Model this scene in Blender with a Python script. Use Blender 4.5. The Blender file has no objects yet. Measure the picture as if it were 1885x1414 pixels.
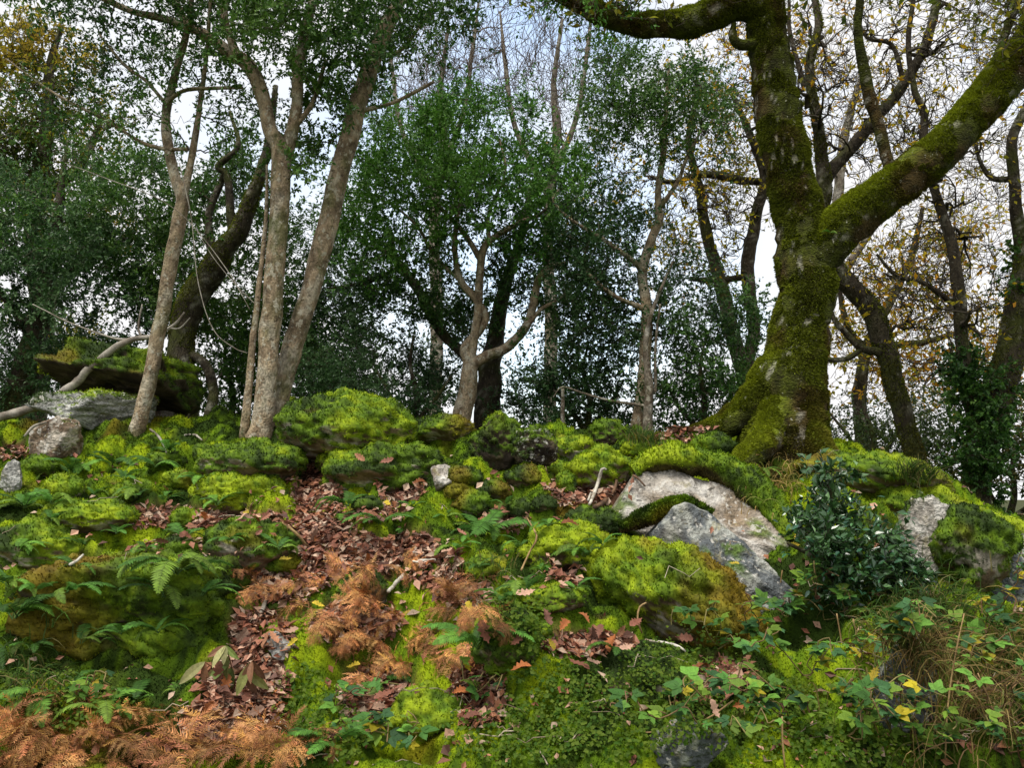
import bpy, math, random
import numpy as np
from mathutils import Vector, Matrix

# ------------------------------------------------------------------ camera, sky, sun, exposure
SC = bpy.context.scene
COL = SC.collection
PITCH = math.radians(7.0)
F = 1568.0                      # focal length in pixels of the 1885 px wide photograph
CAM = np.array([0.0, 0.0, 1.6])
cd = bpy.data.cameras.new('camera'); cam = bpy.data.objects.new('camera', cd); COL.objects.link(cam)
cam.location = CAM; cam.rotation_euler = (math.pi/2 + PITCH, 0, 0)
cd.sensor_width = 36.0; cd.lens = 36.0*F/1885.0; cd.clip_start = 0.05; cd.clip_end = 2000
SC.camera = cam

SUN_EL, SUN_AZ = math.radians(66), math.radians(208)   # veiled sun, behind the camera and to the left
W = bpy.data.worlds.new('World'); SC.world = W; W.use_nodes = True
nt = W.node_tree; nt.nodes.clear()
out = nt.nodes.new('ShaderNodeOutputWorld'); bg = nt.nodes.new('ShaderNodeBackground')
sky = nt.nodes.new('ShaderNodeTexSky'); sky.sky_type = 'NISHITA'; sky.sun_disc = False
sky.sun_elevation = SUN_EL; sky.sun_rotation = SUN_AZ; sky.air_density = 1.0; sky.dust_density = 0.6
tc = nt.nodes.new('ShaderNodeTexCoord'); mp = nt.nodes.new('ShaderNodeMapping')
mp.inputs['Location'].default_value = (0.35, 0.1, 0.2); mp.inputs['Scale'].default_value = (1, 1, 1.6); mp.inputs['Rotation'].default_value = (0, 0, math.radians(-33))
nz = nt.nodes.new('ShaderNodeTexNoise'); nz.inputs['Scale'].default_value = 1.7; nz.inputs['Detail'].default_value = 5
rp = nt.nodes.new('ShaderNodeValToRGB'); rp.color_ramp.elements[0].position = 0.30; rp.color_ramp.elements[1].position = 0.47; rp.color_ramp.elements[0].color = (0.3, 0.3, 0.3, 1)
mx = nt.nodes.new('ShaderNodeMix'); mx.data_type = 'RGBA'
hs = nt.nodes.new('ShaderNodeMix'); hs.data_type = 'RGBA'; hs.blend_type = 'MULTIPLY'; hs.inputs[0].default_value = 1
hs.inputs[7].default_value = (1.75, 1.75, 1.6, 1)
nt.links.new(tc.outputs['Generated'], mp.inputs['Vector']); nt.links.new(mp.outputs[0], nz.inputs['Vector'])
nt.links.new(nz.outputs['Fac'], rp.inputs[0]); nt.links.new(rp.outputs[0], mx.inputs[0])
nt.links.new(sky.outputs[0], hs.inputs[6]); nt.links.new(hs.outputs[2], mx.inputs[6])
mx.inputs[7].default_value = (4.0, 3.97, 4.0, 1)       # the cloud sheet
nt.links.new(mx.outputs[2], bg.inputs[0]); bg.inputs[1].default_value = 0.1
nt.links.new(bg.outputs[0], out.inputs[0])
sd = bpy.data.lights.new('sun', 'SUN'); sun = bpy.data.objects.new('sun', sd); COL.objects.link(sun)
sd.energy = 1.5; sd.angle = math.radians(26); sd.color = (1.0, 0.95, 0.86)
_to = Vector((math.sin(SUN_AZ)*math.cos(SUN_EL), math.cos(SUN_AZ)*math.cos(SUN_EL), math.sin(SUN_EL)))
sun.rotation_euler = _to.to_track_quat('Z', 'Y').to_euler()
vs = SC.view_settings; vs.view_transform = 'Standard'; vs.look = 'None'; vs.gamma = 1.0; vs.exposure = 1.36
cy = SC.cycles; cy.max_bounces = 6; cy.diffuse_bounces = 3; cy.glossy_bounces = 2; cy.transmission_bounces = 3
cy.transparent_max_bounces = 4; cy.use_denoising = True; cy.caustics_reflective = False; cy.caustics_refractive = False

R = np.random.default_rng(7); random.seed(7)

# ------------------------------------------------------------------ numpy helpers
def nrm(v): return v/np.maximum(np.linalg.norm(v, axis=-1, keepdims=True), 1e-9)
def _hash(ix, iy, iz, s):
    h = (ix.astype(np.int64)*374761393 + iy.astype(np.int64)*668265263 + iz.astype(np.int64)*2147483647 + s*974711) & 0xffffffff
    h = ((h ^ (h >> 13))*1274126177) & 0xffffffff
    h = ((h ^ (h >> 16))*2246822519) & 0xffffffff
    return ((h ^ (h >> 15)) & 0xffffff)/float(0xffffff)
def vnoise(P, freq=1.0, seed=0):
    Q = np.asarray(P)*freq; i = np.floor(Q).astype(np.int64); f = Q-i; f = f*f*f*(f*(f*6-15)+10)
    r = 0
    for dx in (0, 1):
        for dy in (0, 1):
            for dz in (0, 1):
                w = (f[..., 0] if dx else 1-f[..., 0])*(f[..., 1] if dy else 1-f[..., 1])*(f[..., 2] if dz else 1-f[..., 2])
                r = r + w*_hash(i[..., 0]+dx, i[..., 1]+dy, i[..., 2]+dz, seed)
    return r*2-1
def fbm(P, freq=1.0, octs=4, seed=0, gain=0.5):
    r = 0; a = 1; t = 0
    for o in range(octs):
        r = r + a*vnoise(P, freq*2.03**o, seed+o*17); t += a; a *= gain
    return r/t
def sstep(a, b, x): t = np.clip((x-a)/(b-a), 0, 1); return t*t*(3-2*t)
def lerp(a, b, t): return a + (b-a)*t
def cmix(a, b, t): return np.asarray(a) + (np.asarray(b)-np.asarray(a))*np.asarray(t)[..., None]
CP, SP = math.cos(PITCH), math.sin(PITCH)
def ray(px, py):
    px = np.asarray(px, float); py = np.asarray(py, float)
    a = (px-942.5)/F; b = (707.0-py)/F
    return np.stack([a, CP - b*SP, SP + b*CP], -1)
def at(px, py, Y):
    d = ray(px, py); return CAM + d*(np.asarray(Y, float)/d[..., 1])[..., None]
def mpp(px, py, Y):     # metres per pixel there
    return np.asarray(Y, float)/ray(px, py)[..., 1]/F
def proj(P):
    v = np.asarray(P)-CAM; dep = v[..., 1]*CP + v[..., 2]*SP; up = -v[..., 1]*SP + v[..., 2]*CP
    dep = np.maximum(dep, 0.05)
    return 942.5 + F*v[..., 0]/dep, 707.0 - F*up/dep

def mesh(name, V, faces, col=None, smooth=True):
    V = np.asarray(V, np.float32).reshape(-1, 3)
    if not isinstance(faces, (list, tuple)): faces = [faces]
    faces = [np.asarray(f, np.int32) for f in faces if len(f)]
    me = bpy.data.meshes.new(name); me.vertices.add(len(V)); me.vertices.foreach_set('co', V.ravel())
    idx = np.concatenate([f.ravel() for f in faces]); cnt = np.concatenate([np.full(len(f), f.shape[1], np.int32) for f in faces])
    me.loops.add(len(idx)); me.loops.foreach_set('vertex_index', idx)
    me.polygons.add(len(cnt)); st = np.concatenate([[0], np.cumsum(cnt)[:-1]]).astype(np.int32)
    me.polygons.foreach_set('loop_start', st); me.polygons.foreach_set('loop_total', cnt)
    me.polygons.foreach_set('use_smooth', np.full(len(cnt), smooth, bool))
    if col is not None:
        c = np.ones((len(V), 4), np.float32); c[:, :3] = np.clip(col, 0, 1)
        at_ = me.attributes.new('col', 'FLOAT_COLOR', 'POINT'); at_.data.foreach_set('color', c.ravel())
    me.update(calc_edges=True); me.validate()
    return me
def obj(name, me, mat, parent=None, loc=None):
    o = bpy.data.objects.new(name, me); COL.objects.link(o)
    if mat is not None and len(me.materials) == 0: me.materials.append(mat)
    if parent is not None: o.parent = parent
    if loc is not None: o.location = loc
    return o
def tag(o, label=None, cat=None, group=None, kind=None):
    if label: o['label'] = label
    if cat: o['category'] = cat
    if group: o['group'] = group
    if kind: o['kind'] = kind
    return o
def thing(name, label, cat, loc=(0, 0, 0), group=None):
    o = bpy.data.objects.new(name, None); COL.objects.link(o); o.location = Vector(loc); o.empty_display_size = 0.1
    return tag(o, label, cat, group)

# ------------------------------------------------------------------ materials
def attr_mat(name, scale=60, var=0.35, bump=0.4, bdist=0.01, rough=0.85, spec=0.2, trans=0.0, scale2=9, rnd=False, stretch=(1, 1, 1), spots=()):
    m = bpy.data.materials.new(name); m.use_nodes = True; t = m.node_tree; n = t.nodes; L = t.links.new
    b = n['Principled BSDF']; o = n['Material Output']
    a = n.new('ShaderNodeAttribute'); a.attribute_name = 'col'
    c = n.new('ShaderNodeTexCoord'); mp = n.new('ShaderNodeMapping'); mp.inputs['Scale'].default_value = stretch
    L(c.outputs['Object'], mp.inputs['Vector'])
    n1 = n.new('ShaderNodeTexNoise'); n1.inputs['Scale'].default_value = scale; n1.inputs['Detail'].default_value = 4; L(mp.outputs[0], n1.inputs['Vector'])
    n2 = n.new('ShaderNodeTexNoise'); n2.inputs['Scale'].default_value = scale2; n2.inputs['Detail'].default_value = 3; L(mp.outputs[0], n2.inputs['Vector'])
    ad = n.new('ShaderNodeMath'); ad.operation = 'ADD'; L(n1.outputs['Fac'], ad.inputs[0]); L(n2.outputs['Fac'], ad.inputs[1])
    mr = n.new('ShaderNodeMapRange'); mr.inputs[1].default_value = 0.7; mr.inputs[2].default_value = 1.3
    mr.inputs[3].default_value = 1-var; mr.inputs[4].default_value = 1+var; L(ad.outputs[0], mr.inputs[0])
    src = mr.outputs[0]
    if rnd:
        oi = n.new('ShaderNodeObjectInfo'); m2 = n.new('ShaderNodeMapRange'); m2.inputs[3].default_value = 0.55; m2.inputs[4].default_value = 1.45
        L(oi.outputs['Random'], m2.inputs[0]); mm = n.new('ShaderNodeMath'); mm.operation = 'MULTIPLY'; L(src, mm.inputs[0]); L(m2.outputs[0], mm.inputs[1]); src = mm.outputs[0]
    vm = n.new('ShaderNodeVectorMath'); vm.operation = 'SCALE'; L(a.outputs['Color'], vm.inputs[0]); L(src, vm.inputs['Scale'])
    cout = vm.outputs[0]
    for colr, sc, lo, hi, amt, strt in spots:       # lichen, cracks and stains with edges of their own
        m3 = n.new('ShaderNodeMapping'); m3.inputs['Scale'].default_value = strt; m3.inputs['Location'].default_value = (sc*0.37, 1.3, 0.7); L(c.outputs['Object'], m3.inputs['Vector'])
        n3 = n.new('ShaderNodeTexNoise'); n3.inputs['Scale'].default_value = sc; n3.inputs['Detail'].default_value = 5; n3.inputs['Roughness'].default_value = 0.6; L(m3.outputs[0], n3.inputs['Vector'])
        r3 = n.new('ShaderNodeMapRange'); r3.inputs[1].default_value = lo; r3.inputs[2].default_value = hi; r3.inputs[3].default_value = 0; r3.inputs[4].default_value = amt; L(n3.outputs['Fac'], r3.inputs[0])
        x3 = n.new('ShaderNodeMix'); x3.data_type = 'RGBA'; L(r3.outputs[0], x3.inputs[0]); L(cout, x3.inputs[6]); x3.inputs[7].default_value = (*colr, 1); cout = x3.outputs[2]
    L(cout, b.inputs['Base Color'])
    b.inputs['Roughness'].default_value = rough; b.inputs['Specular IOR Level'].default_value = spec
    if bump:
        bp = n.new('ShaderNodeBump'); bp.inputs['Strength'].default_value = bump; bp.inputs['Distance'].default_value = bdist
        L(ad.outputs[0], bp.inputs['Height']); L(bp.outputs[0], b.inputs['Normal'])
    if trans:
        tr = n.new('ShaderNodeBsdfTranslucent'); L(vm.outputs[0], tr.inputs['Color'])
        ms = n.new('ShaderNodeMixShader'); ms.inputs[0].default_value = trans
        L(b.outputs[0], ms.inputs[1]); L(tr.outputs[0], ms.inputs[2]); L(ms.outputs[0], o.inputs['Surface'])
    return m
M_ground = attr_mat('mossy_soil', 90, 0.45, 0.7, 0.012, 0.95, 0.1)
M_moss = attr_mat('moss_fibre', 40, 0.25, 0, 0, 0.8, 0.15, 0.3)
M_rock = attr_mat('mossed_rock', 45, 0.42, 0.6, 0.012, 0.85, 0.25, scale2=11)
M_bare = attr_mat('bare_rock', 38, 0.5, 1.0, 0.03, 0.8, 0.3, scale2=9, spots=[((0.55, 0.53, 0.48), 22, 0.58, 0.63, 0.75, (1, 1, 1)), ((0.05, 0.045, 0.035), 14, 0.60, 0.66, 0.8, (1, 1, 2.2)), ((0.30, 0.26, 0.10), 9, 0.60, 0.70, 0.5, (1, 1, 1)), ((0.03, 0.03, 0.028), 60, 0.62, 0.68, 0.7, (1, 1, 1))])
M_bark = attr_mat('pale_bark', 55, 0.5, 1.0, 0.02, 0.85, 0.2, scale2=14, stretch=(1, 1, 0.7), spots=[((0.46, 0.43, 0.34), 16, 0.57, 0.62, 0.75, (1, 1, 0.8)), ((0.05, 0.038, 0.022), 20, 0.60, 0.66, 0.85, (1, 1, 1.6)), ((0.07, 0.085, 0.02), 7, 0.55, 0.68, 0.7, (1, 1, 0.5))])
M_barkm = attr_mat('mossy_bark', 48, 0.55, 1.0, 0.03, 0.9, 0.15, scale2=12, stretch=(1, 1, 1.4), spots=[((0.40, 0.39, 0.31), 34, 0.64, 0.68, 0.8, (1, 1, 0.7)), ((0.022, 0.018, 0.008), 18, 0.55, 0.66, 0.8, (1, 1, 2.0))])
M_barkd = attr_mat('dark_bark', 55, 0.5, 1.0, 0.02, 0.85, 0.2, scale2=14, stretch=(1, 1, 0.6), spots=[((0.20, 0.19, 0.15), 26, 0.62, 0.67, 0.7, (1, 1, 0.7)), ((0.015, 0.012, 0.008), 22, 0.57, 0.66, 0.8, (1, 1, 0.5))])
M_twig = attr_mat('twig_bark', 30, 0.3, 0, 0, 0.8, 0.2)
M_leaf = attr_mat('glossy_leaf', 5, 0.15, 0, 0, 0.42, 0.3, 0.28)
M_oak = attr_mat('thin_leaf', 5, 0.15, 0, 0, 0.6, 0.25, 0.6)
M_plant = attr_mat('herb_leaf', 60, 0.3, 0.2, 0.003, 0.6, 0.22, 0.35, rnd=True)
M_dead = attr_mat('dead_leaf', 70, 0.35, 0.3, 0.004, 0.7, 0.3, 0.1, rnd=True)
M_litter = attr_mat('litter_leaf', 70, 0.3, 0.3, 0.004, 0.65, 0.35, 0.08)
M_wood = attr_mat('dead_wood', 50, 0.35, 0.5, 0.006, 0.75, 0.25)

# ------------------------------------------------------------------ terrain
PROF = {
 -250: [(1414, 4.0), (1150, 5.6), (950, 7.0), (850, 8.2), (805, 9.3)],
 0: [(1414, 4.2), (1300, 4.6), (1100, 5.5), (950, 6.9), (860, 8.2), (800, 9.3)],
 230: [(1414, 4.2), (1330, 4.5), (1240, 5.0), (1060, 5.6), (990, 6.3), (900, 7.4), (830, 8.3), (782, 9.3)],
 500: [(1414, 4.2), (1250, 4.9), (1100, 5.7), (950, 6.8), (880, 7.7), (812, 8.7), (780, 9.4)],
 750: [(1414, 4.2), (1250, 4.8), (1080, 5.6), (960, 6.5), (890, 7.3), (836, 8.0), (802, 8.8)],
 1000: [(1414, 4.1), (1250, 4.7), (1090, 5.4), (970, 6.2), (910, 6.9), (858, 7.6), (816, 8.6)],
 1250: [(1414, 4.1), (1290, 4.7), (1160, 5.4), (1060, 6.2), (900, 6.75), (850, 7.3), (802, 8.3)],
 1450: [(1414, 4.2), (1250, 5.0), (1120, 5.8), (1000, 6.3), (910, 6.7), (860, 7.3), (822, 8.1)],
 1650: [(1414, 4.2), (1250, 5.0), (1100, 5.8), (980, 6.3), (915, 6.9), (880, 7.6)],
 1885: [(1414, 4.1), (1250, 4.9), (1150, 5.6), (1060, 6.2), (1010, 6.8), (990, 7.3)],
 2250: [(1414, 4.0), (1250, 4.8), (1150, 5.6), (1110, 6.4), (1100, 7.0)],
}
_cp = np.array(sorted(PROF)); _prof = []
for c in _cp:
    yy = [p[1] for p in PROF[c]]; zz = [float(at(c, p[0], p[1])[2]) for p in PROF[c]]
    yr, zr = yy[-1], zz[-1]; z0 = zz[0]
    Yk = [-900, 2.4, 3.3] + yy + [yr+0.8, yr+3, 30, 70, 900]
    Zk = [0, 0, z0*0.45] + zz + [zr-0.08, zr-0.55, -0.6, -4, -25]
    _prof.append((Yk, Zk))
def base_h(x, Y):
    px = np.clip(942.5 + F*x/np.clip(Y, 3.0, 9.5), _cp[0], _cp[-1]-1e-3)
    k = np.clip(np.searchsorted(_cp, px, side='right')-1, 0, len(_cp)-2)
    t = (px-_cp[k])/(_cp[k+1]-_cp[k]); t = t*t*(3-2*t)
    Zs = np.stack([np.interp(Y, a, b) for a, b in _prof], 0)
    ii = np.indices(k.shape)
    z0 = np.take_along_axis(Zs, k[None], 0)[0]; z1 = np.take_along_axis(Zs, (k+1)[None], 0)[0]
    return z0*(1-t) + z1*t
STEP = 0.026
fx = np.arange(-6.0, 6.0001, STEP); fy = np.arange(3.4, 9.8, STEP)
g = np.array([0.1*1.5**k for k in range(1, 23)]); g = np.cumsum(g)
gx = np.concatenate([(fx[0]-g)[::-1], fx, fx[-1]+g]); gy = np.concatenate([(fy[0]-g)[::-1], fy, fy[-1]+g])
X, Yg = np.meshgrid(gx, gy); Z = base_h(X, Yg)
P2 = np.stack([X, Yg, np.zeros_like(X)], -1)
near = sstep(2.6, 3.8, Yg)*sstep(40, 10, Yg)*sstep(20, 7, np.abs(X))
Z = Z + near*(0.17*fbm(P2, 1.3, 3, 3) + 0.09*fbm(P2, 3.7, 3, 9)) 
PX, PY = proj(np.stack([X, Yg, Z], -1))
# where dead leaves lie (ellipses on the slope), the rest is moss
LIT = [(585, 905, 48, 55), (595, 985, 60, 50), (660, 1030, 75, 34), (530, 1075, 70, 32), (480, 1180, 52, 48), (450, 1260, 70, 50), (430, 1330, 80, 40),
       (300, 955, 120, 16), (450, 965, 80, 18), (200, 1080, 80, 16), (740, 890, 40, 35), (1065, 905, 55, 30), (700, 945, 45, 16), (760, 1010, 50, 20), (800, 1050, 45, 28),
       (1040, 1045, 26, 45), (1080, 1190, 90, 18), (880, 1270, 45, 60), (850, 1090, 45, 26), (660, 1150, 70, 36), (1260, 800, 50, 18), (20, 835, 35, 12), (700, 1290, 60, 50), (380, 1010, 120, 14),
       (1330, 1250, 50, 25), (930, 960, 40, 20), (1140, 880, 30, 25), (1150, 1090, 30, 12)]
def litmask(px, py, P):
    m = np.zeros(px.shape)
    for cx, cy_, rx, ry in LIT:
        d = np.sqrt(((px-cx)/rx)**2 + ((py-cy_)/ry)**2); m = np.maximum(m, 1.35-d)
    return m + 0.62*fbm(P, 4.5, 3, 41)
lit = litmask(PX, PY, P2)
lit = np.where(near > 0.05, lit, -0.5)
# the bank is hollow where bedrock comes out
carve = np.zeros_like(X)
for cx, cy_, rx, ry in [(1300, 960, 190, 120), (1380, 1060, 120, 80), (1712, 1020, 70, 80), (1862, 1062, 70, 60), (110, 815, 40, 40), (190, 745, 100, 40)]:
    carve = np.maximum(carve, sstep(1.25, 0.75, np.sqrt(((PX-cx)/rx)**2+((PY-cy_)/ry)**2)))
carve = carve*near
# moss cushions
cid = np.full(X.shape, -1.0); cush = np.zeros_like(X)
ox, oy = np.searchsorted(gx, fx[0]), np.searchsorted(gy, fy[0])
NC = 3400
cx_ = R.uniform(-5.8, 5.8, NC); cyy = R.uniform(3.5, 9.7, NC); cr = 0.05 + 0.20*R.random(NC)**2.4; chh = cr*R.uniform(0.4, 0.8, NC)
for i in range(NC):
    a = cr[i]*1.3; i0 = ox+int((cx_[i]-a-fx[0])/STEP); i1 = ox+int((cx_[i]+a-fx[0])/STEP)+2
    j0 = oy+int((cyy[i]-a-fy[0])/STEP); j1 = oy+int((cyy[i]+a-fy[0])/STEP)+2
    i0 = max(i0, 0); j0 = max(j0, 0)
    xx = X[j0:j1, i0:i1]; yy = Yg[j0:j1, i0:i1]
    if xx.size == 0: continue
    ang = R.uniform(0, 3.14); e = R.uniform(0.75, 1.25); dx, dy = xx-cx_[i], yy-cyy[i]
    u = (dx*math.cos(ang)+dy*math.sin(ang))*e; v = (-dx*math.sin(ang)+dy*math.cos(ang))/e
    d2 = (u*u+v*v)/cr[i]**2*(1+0.5*fbm(P2[j0:j1, i0:i1], 9, 2, 77))
    h = chh[i]*np.sqrt(np.clip(1-d2, 0, 1))
    q = h > cush[j0:j1, i0:i1]
    cush[j0:j1, i0:i1] = np.where(q, h, cush[j0:j1, i0:i1]); cid[j0:j1, i0:i1] = np.where(q, i, cid[j0:j1, i0:i1])
pit = np.zeros_like(X)
for i in range(150):
    px_, py_, pr, pdp = R.uniform(-5.6, 5.6), R.uniform(3.8, 9.0), R.uniform(0.07, 0.20), R.uniform(0.5, 1.0)
    i0 = max(ox+int((px_-pr*1.5-fx[0])/STEP), 0); i1 = ox+int((px_+pr*1.5-fx[0])/STEP)+2; j0 = max(oy+int((py_-pr*1.5-fy[0])/STEP), 0); j1 = oy+int((py_+pr*1.5-fy[0])/STEP)+2
    q_ = P2[j0:j1, i0:i1]
    if q_.size == 0: continue
    dd_ = np.sqrt(((q_[..., 0]-px_)/1.5)**2+(q_[..., 1]-py_)**2)/pr*(1+0.5*fbm(q_, 7, 2, 71)); pit[j0:j1, i0:i1] = np.maximum(pit[j0:j1, i0:i1], pr*pdp*sstep(1.0, 0.5, dd_))
mossy = sstep(0.55, 0.2, lit)*near*(1-0.8*carve); Z = Z - 0.16*carve
Z = Z - pit*near*(lit < 0.5) + cush*mossy + near*0.03*fbm(P2, 22, 3, 55) + near*0.035*fbm(P2, 9, 2, 56)*mossy
# colours
MB, MG, MD, MO = (0.215, 0.28, 0.007), (0.082, 0.145, 0.006), (0.020, 0.038, 0.005), (0.16, 0.10, 0.008)
SOIL, LEAFC = (0.035, 0.022, 0.012), (0.12, 0.05, 0.032)
def mosscol(P, rid=None, bright=0.0):
    a = fbm(P, 1.6, 3, 21); b = fbm(P, 5.5, 3, 22); c = fbm(P, 2.3, 2, 23)
    k = np.zeros(a.shape) if rid is None else rid
    t = 0.42 + 0.75*a + 0.35*b + 0.35*vnoise(P, 24, 29) + 0.55*k + bright
    col = cmix(np.broadcast_to(MD, P.shape), MG, sstep(0.05, 0.5, t)); col = cmix(col, MB, sstep(0.45, 1.0, t))
    return cmix(col, MO, sstep(0.36, 0.7, c)*0.6)
rid = np.where(cid >= 0, _hash(cid.astype(np.int64)+5, cid.astype(np.int64)*0, cid.astype(np.int64)*0, 3)-0.5, -0.35)
C = mosscol(P2, rid, -0.02)
C = cmix(C, cmix(np.broadcast_to(SOIL, C.shape), LEAFC, 0.5+0.5*fbm(P2, 30, 2, 31)), sstep(0.25, 0.55, lit))
C = cmix(np.broadcast_to((0.05, 0.055, 0.02), C.shape), C, near)
nv, nu = X.shape
def gridfaces(nv, nu):
    a = (np.arange(nv-1)[:, None]*nu + np.arange(nu-1)[None]).ravel(); return np.stack([a, a+1, a+nu+1, a+nu], -1)
ground = tag(obj('ground', mesh('ground', np.stack([X, Yg, Z], -1), gridfaces(nv, nu), C.reshape(-1, 3)), M_ground), kind='structure')
Zf = Z[oy:oy+len(fy), ox:ox+len(fx)]; Cf = C[oy:oy+len(fy), ox:ox+len(fx)]; Lf = lit[oy:oy+len(fy), ox:ox+len(fx)]
def _bil(A, x, y):
    u = np.clip((x-fx[0])/STEP, 0, len(fx)-1.001); v = np.clip((y-fy[0])/STEP, 0, len(fy)-1.001)
    i = u.astype(int); j = v.astype(int); s = u-i; t = v-j
    if A.ndim == 3: s = s[..., None]; t = t[..., None]
    return (A[j, i]*(1-s)+A[j, i+1]*s)*(1-t)+(A[j+1, i]*(1-s)+A[j+1, i+1]*s)*t
def gh(x, y):
    x = np.asarray(x, float); y = np.asarray(y, float); return _bil(Zf, x, y)
def gnormal(x, y, e=0.03):
    return nrm(np.stack([-(gh(x+e, y)-gh(x-e, y))/(2*e), -(gh(x, y+e)-gh(x, y-e))/(2*e), np.ones_like(np.asarray(x, float))], -1))
YS = np.linspace(3.45, 9.75, 700)
def hit(px, py):
    """where the view ray through a pixel meets the bank (falls back to the crest)"""
    px = np.atleast_1d(np.asarray(px, float)); py = np.atleast_1d(np.asarray(py, float)); d = ray(px, py); res = np.zeros((len(px), 3))
    for a in range(0, len(px), 1500):
        dd = d[a:a+1500]; s = YS[None]/dd[:, 1:2]; x = CAM[0]+dd[:, 0:1]*s; z = CAM[2]+dd[:, 2:3]*s; y = np.broadcast_to(YS[None], x.shape)
        gap = z-gh(x, y); below = gap < 0; k = np.where(below.any(1), below.argmax(1), gap.argmin(1)); q = np.arange(len(dd))
        res[a:a+1500] = np.stack([x[q, k], YS[k], gh(x[q, k], YS[k])], -1)
    return res
def hit1(px, py): return hit([px], [py])[0]

# ------------------------------------------------------------------ scatter of fibres and leaves
def blades(P, N, col, h, w, lean=0.6, rng=R):
    n = len(P); rv = rng.normal(size=(n, 3)); side = nrm(np.cross(N, rv)); up = nrm(N + lean*nrm(rv)*rng.random((n, 1)) + np.array([0, 0, 0.25]))
    hh = (h*rng.uniform(0.5, 1.3, n))[:, None]; ww = (w*rng.uniform(0.7, 1.3, n))[:, None]
    b = P - N*0.004
    V = np.stack([b-side*ww, b+side*ww, b+up*hh], 1).reshape(-1, 3)
    return V, np.arange(3*n).reshape(-1, 3), np.repeat(col, 3, 0)
def leaves4(P, D, N, L, Wd, col, fold=0.25, rng=R):
    """folded pointed leaves: base, left, tip, right"""
    n = len(P); D = nrm(D); S = nrm(np.cross(D, N)); U = np.cross(S, D); L = np.broadcast_to(L, (n,))[:, None]; Wd = np.broadcast_to(Wd, (n,))[:, None]
    m = P + D*L*0.48
    V = np.stack([P, m - S*Wd + U*Wd*fold, P + D*L - U*L*0.10, m + S*Wd + U*Wd*fold], 1).reshape(-1, 3)
    a = np.arange(n)*4
    return V, np.concatenate([np.stack([a, a+3, a+2], -1), np.stack([a, a+2, a+1], -1)]), np.repeat(col, 4, 0)
def samp(V, Fq, n, rng=R):
    """area weighted points, normals, and source vertex on a quad mesh"""
    p = V[Fq]; nn = np.cross(p[:, 2]-p[:, 0], p[:, 3]-p[:, 1]); ar = np.linalg.norm(nn, axis=1); k = rng.choice(len(Fq), n, p=ar/ar.sum())
    u, v = rng.random((2, n, 1)); q = p[k]
    return (q[:, 0]*(1-u)+q[:, 1]*u)*(1-v)+(q[:, 3]*(1-u)+q[:, 2]*u)*v, nrm(nn[k]), Fq[k][:, 0]

# moss carpet on the bank
n = 520000
Y_ = 3.7*(9.7/3.7)**R.random(n); X_ = np.clip(R.uniform(-0.82, 0.82, n)*Y_, -5.9, 5.9)
keep = _bil(Lf, X_, Y_) < 0.42 + 0.1*R.normal(size=n); X_, Y_ = X_[keep], Y_[keep]
Pm = np.stack([X_, Y_, gh(X_, Y_)], -1); Nm = gnormal(X_, Y_); Cm = _bil(Cf, X_, Y_)*R.uniform(0.5, 1.8, (len(X_), 1))
V, Fc, cc = blades(Pm, Nm, Cm, 0.0028*Y_+0.002, 0.0008*Y_+0.001)
tag(obj('moss_carpet', mesh('moss_carpet', V, Fc, cc, False), M_moss), 'soft green moss carpet covering the bank between stones and leaf litter', 'moss', kind='stuff')

# ------------------------------------------------------------------ boulders and stones
def catmull(P, r, step):
    P = np.asarray(P, float); r = np.asarray(r, float); Q = np.vstack([2*P[0]-P[1], P, 2*P[-1]-P[-2]]); op = []; orr = []
    for k in range(len(P)-1):
        n = max(2, int(np.linalg.norm(P[k+1]-P[k])/step)); t = (np.arange(n)/n)[:, None]; a, b, c, d = Q[k:k+4]
        op.append(0.5*((2*b)+(-a+c)*t+(2*a-5*b+4*c-d)*t**2+(-a+3*b-3*c+d)*t**3)); tt = t[:, 0]; tt = tt*tt*(3-2*tt); orr.append(r[k]+(r[k+1]-r[k])*tt)
    op.append(P[-1:]); orr.append(r[-1:]); return np.vstack(op), np.concatenate(orr)
def tube(P, r, sides):
    """one limb with parallel transported rings; returns verts, quads, outward normals"""
    n = len(P); T = nrm(np.gradient(P, axis=0)); u = nrm(np.cross(T[0], [0.3, 1, 0.2])); Us = [u]
    for k in range(1, n):
        u = u - T[k]*np.dot(u, T[k]); u = u/np.linalg.norm(u); Us.append(u)
    U = np.array(Us); Vv = np.cross(T, U); a = np.linspace(0, 2*np.pi, sides, endpoint=False)
    N = np.cos(a)[None, :, None]*U[:, None]+np.sin(a)[None, :, None]*Vv[:, None]
    V = (P[:, None]+N*r[:, None, None]).reshape(-1, 3)
    b = np.arange(n-1)[:, None]*sides; i = np.arange(sides)[None]; j = (i+1) % sides
    Fq = np.stack([b+i, b+j, b+sides+j, b+sides+i], -1).reshape(-1, 4)
    return V, Fq, N.reshape(-1, 3)
def sph(nu, nv):
    th = np.linspace(0, 2*np.pi, nu, endpoint=False); ph = np.linspace(0, np.pi, nv)
    D = np.stack([np.sin(ph)[:, None]*np.cos(th), np.sin(ph)[:, None]*np.sin(th), np.cos(ph)[:, None]*np.ones(nu)], -1).reshape(-1, 3)
    a = np.arange(nv-1)[:, None]*nu; i = np.arange(nu)[None]; j = (i+1) % nu
    Fq = np.stack([a+i, a+nu+i, a+nu+j, a+j], -1).reshape(-1, 4)
    return D, Fq
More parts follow.
